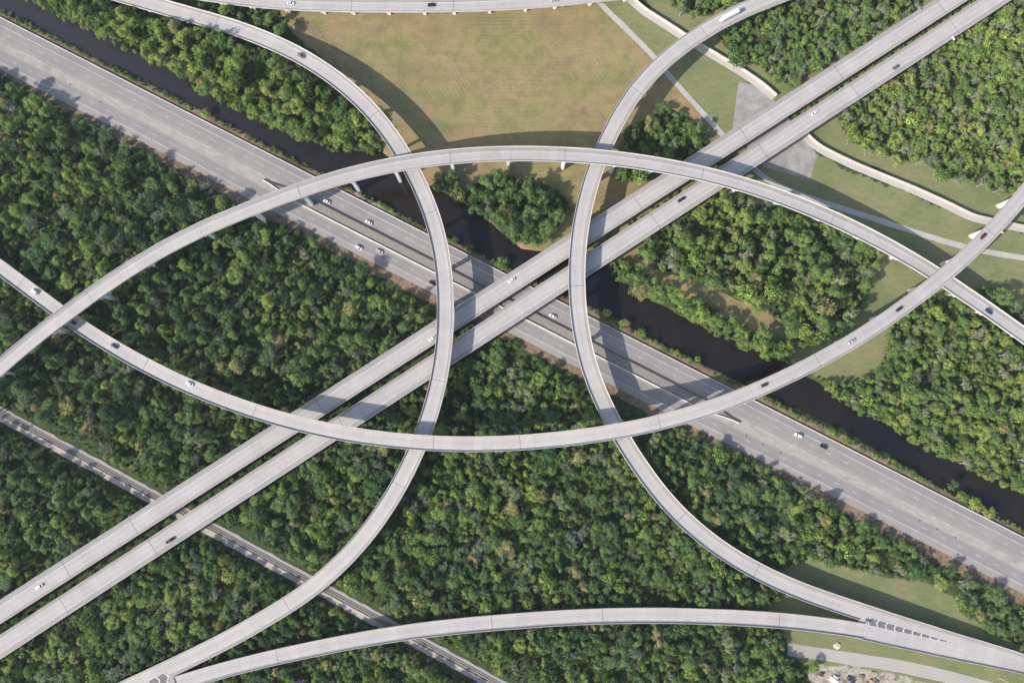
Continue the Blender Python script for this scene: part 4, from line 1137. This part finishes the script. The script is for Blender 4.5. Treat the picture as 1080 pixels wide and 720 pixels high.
def gn_forest(name, rows, label):
    rows = np.array([[*r_[:6], r_[6]] for r_ in rows])
    me = bpy.data.meshes.new(name); me.vertices.add(len(rows))
    co = np.zeros((len(rows), 3), np.float32); co[:, :2] = rows[:, :2]; co[:, 2] = np.where(sdist(rows[:, 0], rows[:, 1], canal) > -1.5, -1.0, -0.1)
    me.vertices.foreach_set('co', co.ravel())
    kd = rows[:, 4].astype(int)
    a = me.attributes.new('sort', 'INT', 'POINT'); a.data.foreach_set('value', kd.astype(np.int32))
    a = me.attributes.new('tint', 'FLOAT', 'POINT'); a.data.foreach_set('value', rows[:, 5].astype(np.float32))
    a = me.attributes.new('turn', 'FLOAT_VECTOR', 'POINT'); v = np.zeros((len(rows), 3), np.float32); v[:, 2] = rows[:, 6]; a.data.foreach_set('vector', v.ravel())
    a = me.attributes.new('size', 'FLOAT_VECTOR', 'POINT')
    sc = np.stack([rows[:, 2], rows[:, 2], rows[:, 3] / np.array(HR)[kd]], 1).astype(np.float32); a.data.foreach_set('vector', sc.ravel())
    o = bpy.data.objects.new(name, me); C.objects.link(o)
    ng = bpy.data.node_groups.new(name + '_nodes', 'GeometryNodeTree')
    ng.interface.new_socket('Geometry', in_out='INPUT', socket_type='NodeSocketGeometry')
    ng.interface.new_socket('Geometry', in_out='OUTPUT', socket_type='NodeSocketGeometry')
    gi = ng.nodes.new('NodeGroupInput'); go = ng.nodes.new('NodeGroupOutput'); jn = ng.nodes.new('GeometryNodeJoinGeometry')
    def at(nm, ty):
        n = ng.nodes.new('GeometryNodeInputNamedAttribute'); n.data_type = ty; n.inputs[0].default_value = nm; return n.outputs[0]
    s_, tu, si = at('sort', 'INT'), at('turn', 'FLOAT_VECTOR'), at('size', 'FLOAT_VECTOR')
    for k in sorted(set(kd.tolist())):
        cmp = ng.nodes.new('FunctionNodeCompare'); cmp.data_type = 'INT'; cmp.operation = 'EQUAL'
        ng.links.new(s_, cmp.inputs[2]); cmp.inputs[3].default_value = int(k)
        for ob in (protos[k][0], protos[k][1]):
            oi = ng.nodes.new('GeometryNodeObjectInfo'); oi.transform_space = 'ORIGINAL'; oi.inputs[0].default_value = ob
            oi.inputs[1].default_value = True
            ip = ng.nodes.new('GeometryNodeInstanceOnPoints')
            ng.links.new(gi.outputs[0], ip.inputs['Points']); ng.links.new(cmp.outputs[0], ip.inputs['Selection'])
            ng.links.new(oi.outputs['Geometry'], ip.inputs['Instance']); 
            e2r = ng.nodes.new('FunctionNodeEulerToRotation'); ng.links.new(tu, e2r.inputs[0]); ng.links.new(e2r.outputs[0], ip.inputs['Rotation'])
            ng.links.new(si, ip.inputs['Scale'])
            ng.links.new(ip.outputs[0], jn.inputs[0])
    ng.links.new(jn.outputs[0], go.inputs[0])
    md = o.modifiers.new('scatter', 'NODES'); md.node_group = ng
    tag(o, label, 'woodland', kind='stuff'); return o
rest = [t_ for i, t_ in enumerate(trees) if i not in single and t_[7] >= 0]
gn_forest('forest', rest, 'dense mixed woodland mass filling the ground around and under the ramps')
gn_forest('undergrowth', [t_ for t_ in trees if t_[7] < 0], 'low weeds and scrub between the twin viaducts and along the canal bank')
print('TREES', len(trees), 'single', len(single), 'rest', len(rest))

# ------------------------------------------------------------------ vehicles
def paint(name, col): return plain(name, col, 0.28, 0.5, 0.0, var=0.02, coat=0.6)
PAINT = dict(white=paint('white_car_paint', (0.80, 0.80, 0.80)), black=paint('black_car_paint', (0.012, 0.013, 0.016)), grey=paint('grey_car_paint', (0.10, 0.11, 0.12)),
             silver=paint('silver_car_paint', (0.48, 0.49, 0.50)), blue=paint('blue_car_paint', (0.02, 0.04, 0.12)), red=paint('red_car_paint', (0.10, 0.012, 0.014)))
M_glass = plain('car_glass', (0.012, 0.015, 0.018), 0.08, 0.6, var=0.0)
M_tyre = plain('tyre_rubber', (0.02, 0.02, 0.02), 0.8, 0.3); M_rim = plain('wheel_rim', (0.5, 0.5, 0.52), 0.3, 0.5, 0.8)
M_lamp = plain('lamp_lens', (0.75, 0.76, 0.78), 0.15, 0.6); M_tail = plain('tail_lens', (0.35, 0.015, 0.012), 0.25, 0.5)
M_under = plain('dark_underbody', (0.02, 0.02, 0.02), 0.7, 0.3)
def sect_loft(b, st):
    """st: list of (x, half_low, half_high, z_low, z_mid, z_high) along the car"""
    vs = []; k = 8
    for (x, a, c_, z0, z1, z2) in st:
        vs += [(x, -a * 0.92, z0), (x, -a, z1), (x, -c_, z2 - 0.04), (x, -c_ * 0.85, z2), (x, c_ * 0.85, z2), (x, c_, z2 - 0.04), (x, a, z1), (x, a * 0.92, z0)]
    n = len(st); fs = []
    for i in range(n - 1):
        for j in range(k): fs.append((i * k + j, (i + 1) * k + j, (i + 1) * k + (j + 1) % k, i * k + (j + 1) % k))
    fs += [tuple(range(k)), tuple((n - 1) * k + j for j in range(k - 1, -1, -1))]
    fs = [f[::-1] for f in fs]
    b.add(vs, fs)
def wheel(root, x, y, r=0.34, w=0.24):
    b = MB(); b.tube((x, y - w / 2, r), (x, y + w / 2, r), r, r, 14); o = b.build('wheel', M_tyre, root)
    b = MB(); sg = 1 if y > 0 else -1
    b.tube((x, y + sg * (w / 2 - 0.01), r), (x, y + sg * (w / 2 + 0.02), r), r * 0.62, r * 0.55, 12); b.build('rim', M_rim, o)
def make_car(kind, col):
    root = empty('car'); pm = PAINT[col]
    if kind == 'sedan': Lh, wd, bh, rf, cab = 2.4, 0.92, 0.95, 1.44, (-1.75, -1.05, 0.35, 1.15)
    elif kind == 'suv': Lh, wd, bh, rf, cab = 2.45, 0.98, 1.08, 1.76, (-2.25, -2.0, 0.55, 1.2)
    elif kind == 'van': Lh, wd, bh, rf, cab = 2.7, 1.0, 1.15, 2.05, (-2.6, -2.5, 1.2, 1.95)
    elif kind == 'pickup': Lh, wd, bh, rf, cab = 2.85, 1.0, 1.1, 1.85, (-0.75, -0.55, 0.75, 1.35)
    b = MB()
    sect_loft(b, [(-Lh, wd * .86, wd * .8, .42, .62, bh - .16), (-Lh + .12, wd * .95, wd * .88, .28, .6, bh - .05), (-Lh * .6, wd, wd * .93, .2, .62, bh), (0, wd, wd * .94, .2, .62, bh),
                  (Lh * .5, wd, wd * .92, .2, .6, bh - .04), (Lh * .78, wd * .97, wd * .86, .24, .58, bh - .14), (Lh - .1, wd * .9, wd * .74, .3, .55, bh - .26), (Lh, wd * .8, wd * .66, .4, .52, bh - .34)])
    if kind == 'pickup':
        pass
    b.build('body', pm, root)
    x0, x1, x2, x3 = cab; b = MB()
    g = wd * .9; q = wd * .74
    vs = [(x0, -g, bh - .03), (x0, g, bh - .03), (x3, g * .97, bh - .08), (x3, -g * .97, bh - .08), (x1, -q, rf - .05), (x1, q, rf - .05), (x2, q, rf - .05), (x2, -q, rf - .05)]
    b.add(vs, [(0, 3, 7, 4), (1, 5, 6, 2), (0, 4, 5, 1), (3, 2, 6, 7), (4, 7, 6, 5)])
    b.build('windows', M_glass, root)
    b = MB(); q2 = q * 1.03
    vs = [(x1 - .04, -q2, rf - .06), (x1 - .04, q2, rf - .06), (x2 + .04, q2, rf - .06), (x2 + .04, -q2, rf - .06),
          (x1 + .1, -q2 * .88, rf), (x1 + .1, q2 * .88, rf), (x2 - .1, q2 * .88, rf), (x2 - .1, -q2 * .88, rf)]
    b.add(vs, [(3, 2, 1, 0), (4, 5, 6, 7)[::-1], (0, 1, 5, 4), (1, 2, 6, 5), (2, 3, 7, 6), (3, 0, 4, 7)])
    b.build('roof', pm, root)
    if kind == 'pickup':
        b = MB(); b.box((-1.78, 0, bh + .012), (1.95, wd * 1.5, .02)); b.build('load_bed', M_under, root)
        b = MB(); b.box((-1.78, wd * .83, bh + .05), (1.95, .1, .1)); b.box((-1.78, -wd * .83, bh + .05), (1.95, .1, .1)); b.build('bed_rail', pm, root)
    for x in (-Lh * .6, Lh * .6):
        for y in (-wd * .86, wd * .86): wheel(root, x, y, .34 if kind == 'sedan' else .39)
    for y in (-wd * .6, wd * .6):
        b = MB(); b.box((Lh - .07, y, bh - .40), (.2, .34, .14)); b.build('headlight', M_lamp, root)
        b = MB(); b.box((-Lh + .04, y * 1.12, bh - .26), (.12, .3, .16)); b.build('taillight', M_tail, root)
    b = MB()
    for y in (-1, 1): b.box((x3 - .45, y * (wd + .1), bh + .02), (.18, .2, .14))
    b.build('mirrors', pm, root)
    return root
def make_truck():
    r = empty('truck')
    b = MB(); b.box((-2.1, 0, 2.55), (11.2, 2.55, 2.7)); tr = b.build('trailer', M_white, r)
    b = MB()
    for x in np.arange(-7.2, 3.3, 0.95): b.box((x, 0, 3.915), (0.08, 2.5, 0.03))
    b.build('roof_rib', M_steel, tr)
    b = MB(); sect_loft(b, [(4.0, 1.2, 1.15, .7, 1.8, 3.6), (5.3, 1.22, 1.15, .7, 1.8, 3.7), (6.0, 1.2, 1.08, .6, 1.7, 3.1), (6.3, 1.15, 1.0, .6, 1.5, 2.2), (7.5, 1.1, .9, .6, 1.3, 1.75), (7.8, 1.0, .8, .7, 1.2, 1.6)])
    cab = b.build('cab', PAINT['white'], r)
    b = MB(); b.add([(5.98, -1.0, 3.02), (5.98, 1.0, 3.02), (6.33, 1.0, 2.2), (6.33, -1.0, 2.2), (5.9, -1.0, 2.95), (5.9, 1.0, 2.95), (6.2, 1.0, 2.15), (6.2, -1.0, 2.15)],
        [(0, 1, 2, 3), (7, 6, 5, 4), (0, 3, 7, 4), (1, 5, 6, 2), (0, 4, 5, 1), (3, 2, 6, 7)]); b.build('windscreen', M_glass, r)
    b = MB(); b.box((-1.0, 0, 1.0), (13.0, 1.0, .3)); b.build('chassis', M_under, r)
    for x in (-6.4, -5.2, 3.1, 4.3, 6.9):
        for y in (-1.05, 1.05): wheel(r, x, y, .5, .35)
    for y in (-.8, .8):
        b = MB(); b.box((7.72, y, 1.15), (.2, .3, .22)); b.build('headlight', M_lamp, r)
    return r
cache = {}
def place_vehicle(px, py, line, kind, col, rev, label, cat, group, off=None):
    if line in lines:
        L = lines[line]; i = lookup(line, px, py); h = L[i, 2]
        T, _, _ = frames(L); a = math.atan2(T[i, 1], T[i, 0])
        x, y = W(px, py, h + 0.7)
        g0 = max(0, i - 1); g1 = min(len(L) - 1, i + 1)
        pitch = -math.atan2(L[g1, 2] - L[g0, 2], math.hypot(*(L[g1, :2] - L[g0, :2])))
    else:
        h = 0.15 if line == 'H' else 0.05; x, y = W(px, py, h + 0.7); a = math.atan2(HD[1], HD[0]) if line == 'H' else rev; pitch = 0
    if line != 'Y' and rev: a += math.pi; pitch = -pitch
    key = (kind, col)
    if key not in cache:
        o = make_truck() if kind == 'truck' else make_car(kind, col); cache[key] = o
    else: o = copy_tree(cache[key])
    o.name = {'truck': 'truck', 'van': 'van', 'pickup': 'pickup_truck'}.get(kind, 'car')
    zc = h + 0.02 + (0.03 if line in ('D', 'B') else 0)
    o.location = (x, y, zc); o.rotation_euler = (0, pitch, a)
    tag(o, label, cat, group); return o
GR = 'vehicles driving on the ramps and viaducts'; GH = 'vehicles on the surface highway'
V_ = [
 (306.5,3.5,'F','sedan','white',0,'white car on the top edge ramp, leftmost of the three there'),
 (455,5.5,'F','suv','black',0,'dark car on the top edge ramp between two light cars'),
 (585,0.5,'F','sedan','silver',0,'pale car on the top edge ramp, rightmost of the three there'),
 (317.5,58.8,'B','suv','grey',0,'dark grey car alone on the left loop ramp, upper part'),
 (36.5,307.5,'C','suv','white',1,'white car on the long crossing ramp nearest the left edge'),
 (76.5,339.5,'C','sedan','black',1,'dark car half hidden under the high ramp at the left crossing'),
 (120.5,364.8,'C','sedan','blue',1,'dark blue car on the long ramp right of the left crossing'),
 (199.8,404.7,'C','sedan','white',1,'white car on the long ramp above the lower left woods, right of the blue car'),
 (806,406,'C','sedan','black',0,'black car on the long crossing ramp just before the canal'),
 (898.5,360,'C','sedan','silver',0,'silver car on the long crossing ramp beyond the canal'),
 (948.5,325.8,'C','sedan','black',0,'dark car on the long crossing ramp below its crossing with the high ramp'),
 (1037,249,'C','suv','red',0,'dark red car on the long crossing ramp above the curved path'),
 (1043,328.5,'A','suv','blue',0,'dark blue car on the high ramp near its lower right end'),
 (41,618.5,'G1','sedan','white',1,'white car on the upper viaduct near the lower left corner'),
 (455.5,357,'G1','sedan','white',1,'white car on the upper viaduct against the left loop ramp'),
 (539.5,295.5,'G1','sedan','white',1,'white car on the upper viaduct between the two loop ramps'),
 (179.5,569.5,'G2','pickup','black',0,'black pickup on the lower viaduct near the railway crossing'),
 (718.5,210.5,'G2','pickup','blue',0,'blue pickup on the lower viaduct beside the high ramp pier'),
 (859.5,118.8,'G2','sedan','white',0,'white car on the lower viaduct beside the concrete apron'),
 (945,71,'G2','suv','grey',0,'dark grey car on the lower viaduct near the top right'),
 (344.5,212.5,'H','sedan','white',1,'white car on the north carriageway just right of the high ramp'),
 (388.8,234.5,'H','sedan','white',1,'white car on the north carriageway left of the left loop ramp'),
 (583,333.3,'H','sedan','white',1,'white car on the north carriageway between lower viaduct and right loop ramp'),
 (842,459,'H','suv','white',1,'white car on the north carriageway at the lower right'),
 (868.6,470.8,'H','sedan','black',1,'black car on the north carriageway at the lower right'),
 (378.5,261.3,'H','suv','white',0,'white car on the south carriageway, left one of two side by side'),
 (400.3,265,'H','sedan','silver',0,'silver white car on the south carriageway, right one of two side by side'),
 (456.3,298.5,'H','sedan','black',0,'black car on the south carriageway half under the left loop ramp'),
]
for (px, py, ln, kind, col, rev, lab) in V_:
    place_vehicle(px, py, ln, kind, col, rev, lab, 'pickup truck' if kind == 'pickup' else 'car', GH if ln == 'H' else GR)
tk = place_vehicle(768.5, 18, 'D', 'truck', 'white', 0, 'long white truck on the right loop ramp near the top edge', 'truck', GR); tk.scale = (0.85, 1, 1)
place_vehicle(841, 716, 'Y', 'sedan', 'black', 0.7, 'dark car parked under trees left of the sandy yard', 'car', 'vehicles parked in the yard')
place_vehicle(897, 717, 'Y', 'pickup', 'grey', 2.4, 'grey pickup parked by the rubbish heaps in the yard', 'pickup truck', 'vehicles parked in the yard')

# ------------------------------------------------------------------ small things
def signpost(x, y, z, rz, w, h, top, label, face, name='road_sign', post=1):
    r = empty(name, (x, y, z), rz); tag(r, label, 'sign')
    for q in ([0] if post == 1 else [-w * .35, w * .35]):
        b = MB(); b.tube((q, 0, 0), (q, 0, top), .07, .07, 8); b.build('post', M_steel, r)
    b = MB(); b.box((0, .06, top - h / 2), (w, .06, h)); b.build('panel', face, r)
M_green = plain('sign_green', (0.02, 0.16, 0.09), 0.5); M_yel = plain('sign_yellow', (0.75, 0.42, 0.03), 0.5); M_org = plain('sign_orange', (0.8, 0.22, 0.03), 0.5)
def deck_edge(key, px, py, side, extra=0.5):
    i = lookup(key, px, py); L = lines[key]; T, Nn, _ = frames(L); u = side * (WIDTH[key] / 2 + extra)
    return L[i, 0] + Nn[i, 0] * u, L[i, 1] + Nn[i, 1] * u, L[i, 2], math.atan2(T[i, 1], T[i, 0])
x, y, z, a = deck_edge('G2', 997, 36, -1); signpost(x, y, z - .4, a + 1.57, 2.6, 1.5, 3.2, 'pale sign panel on the outer parapet of the lower viaduct, top right', M_white)
x, y, z, a = deck_edge('G1', 972, 18, 1); signpost(x, y, z - .4, a + 1.57, 2.4, 1.5, 3.2, 'grey sign on the outer parapet of the upper viaduct, top right', M_steel)
x, y, z, a = deck_edge('C', 1047, 242, -1); signpost(x, y, z - .4, a + 1.57, 1.3, 1.3, 2.6, 'yellow warning sign on the long crossing ramp parapet, far right', M_yel)
x, y, z, a = deck_edge('B', 353, 83, 1); signpost(x, y, z - .4, a + 1.57, 1.2, 1.2, 2.4, 'orange warning sign on the left loop ramp parapet above the field', M_org)
x, y = W(525, 361, 2); signpost(x, y, 0, 0.4, 3.4, 1.8, 4.2, 'white two post sign beside the south carriageway under the lower viaduct', M_white, post=2)
i = lookup('D', 911, 645); 
x, y = W(912.5, 654, 7.3); r = empty('crash_cushion', (x, y, 7.2), -0.3); tag(r, 'small grey crash cushion at the nose where the bottom ramp joins', 'crash cushion')
b = MB()
for q in range(4): b.box((q * .8, 0, .45), (.55, 1.0 + (3 - q) * .12, .9), taper=.92)
b.build('cushion_cell', M_steel, r)
x, y = W(1059, 717, 4); r = empty('utility_pole', (x, y, 0)); tag(r, 'thin utility pole on the grass in the bottom right corner', 'pole')
b = MB(); b.tube((0, 0, 0), (0, 0, 8.5), .16, .11, 8); b.build('pole', M_concw, r); b = MB(); b.box((0, 0, 8.0), (1.8, .12, .12), .5); b.build('crossarm', M_wood, r)
for k, (px, py) in enumerate([(74,89),(106,107.6),(787,458.8),(805,468.2),(823.3,477.2),(970,548.6),(988.8,557.6),(1007.8,566.4)]):
    x, y = W(px, py, .16); b = MB(); b.box((0, 0, .0), (.9, .9, .05)); 
    for q in range(5): b.box((-.32 + q * .16, 0, .04), (.05, .8, .04))
    o = b.build('drain_grate', M_rail); o.location = (x, y, .185); o.rotation_euler = (0, 0, math.atan2(HD[1], HD[0]))
    side = ('in the highway median at the upper left', 'in the highway median right of the long ramp', 'in the highway median at the lower right')[0 if k < 2 else (1 if k < 5 else 2)]
    tag(o, 'small dark drain grate ' + side, 'drain', 'drain grates ' + side)
# light masts left out of frame; heaps in the yard
def heap(px, py, r, h, mat, label, cat, seed, name='debris_heap'):
    g = np.random.default_rng(seed); x, y = W(px, py, 0.5); bm = bmesh.new()
    bmesh.ops.create_icosphere(bm, subdivisions=3, radius=1.0)
    for v in bm.verts:
        k = 1 + 0.28 * math.sin(v.co.x * 5 + seed) * math.cos(v.co.y * 6.3) + g.normal(0, .07)
        v.co = Vector((v.co.x * r * k, v.co.y * r * k * .8, max(-.2, v.co.z * h * k)))
    me = bpy.data.meshes.new(name); bm.to_mesh(me); bm.free(); me.materials.append(mat)
    o = bpy.data.objects.new(name, me); C.objects.link(o); o.location = (x, y, 0); tag(o, label, cat)
heap(880, 716, 2.8, 1.8, plain('white_rubble', (0.7, 0.68, 0.64), .9, .2, var=.3, scale=1.5), 'bright white heap of broken concrete in the sandy yard', 'heap', 1)
heap(883.5, 681, 2.2, 0.8, plain('pale_soil', (0.62, 0.52, 0.40), .9, .1, var=.25, scale=1.2), 'pale soil heap on the grass between bottom ramp and service road', 'heap', 2)
heap(909, 713, 1.6, 1.0, M_wood, 'small green brown brush heap in the yard', 'heap', 3)
heap(866, 711, 1.5, 1.8, M_rail, 'dark scrap heap left of the white heap', 'heap', 4)
heap(921, 720, 3.6, 1.6, plain('brown_soil', (0.36, 0.27, 0.19), .95, .1, var=.25, scale=.8), 'wide brown soil heap at the bottom edge of the yard', 'heap', 6)

# ------------------------------------------------------------------ thin air haze
b = MB(); zb, zt = -5.0, CAM_H + 12.0
b.box((0, 0, (zb + zt) / 2), (19000, 19000, zt - zb))
t = NT('thin_haze'); t.t.nodes.remove(t.t.nodes['Principled BSDF']) if 'Principled BSDF' in t.t.nodes else None
pv = t.node('ShaderNodeVolumePrincipled'); pv.inputs['Color'].default_value = (0.80, 0.88, 1.0, 1)
pv.inputs['Density'].default_value = HAZE; pv.inputs['Anisotropy'].default_value = 0.0
t.t.links.new(pv.outputs[0], t.out.inputs['Volume'])
hz = b.build('haze', t.mat); tag(hz, 'thin blue grey haze filling the air below the camera', 'haze', kind='stuff')
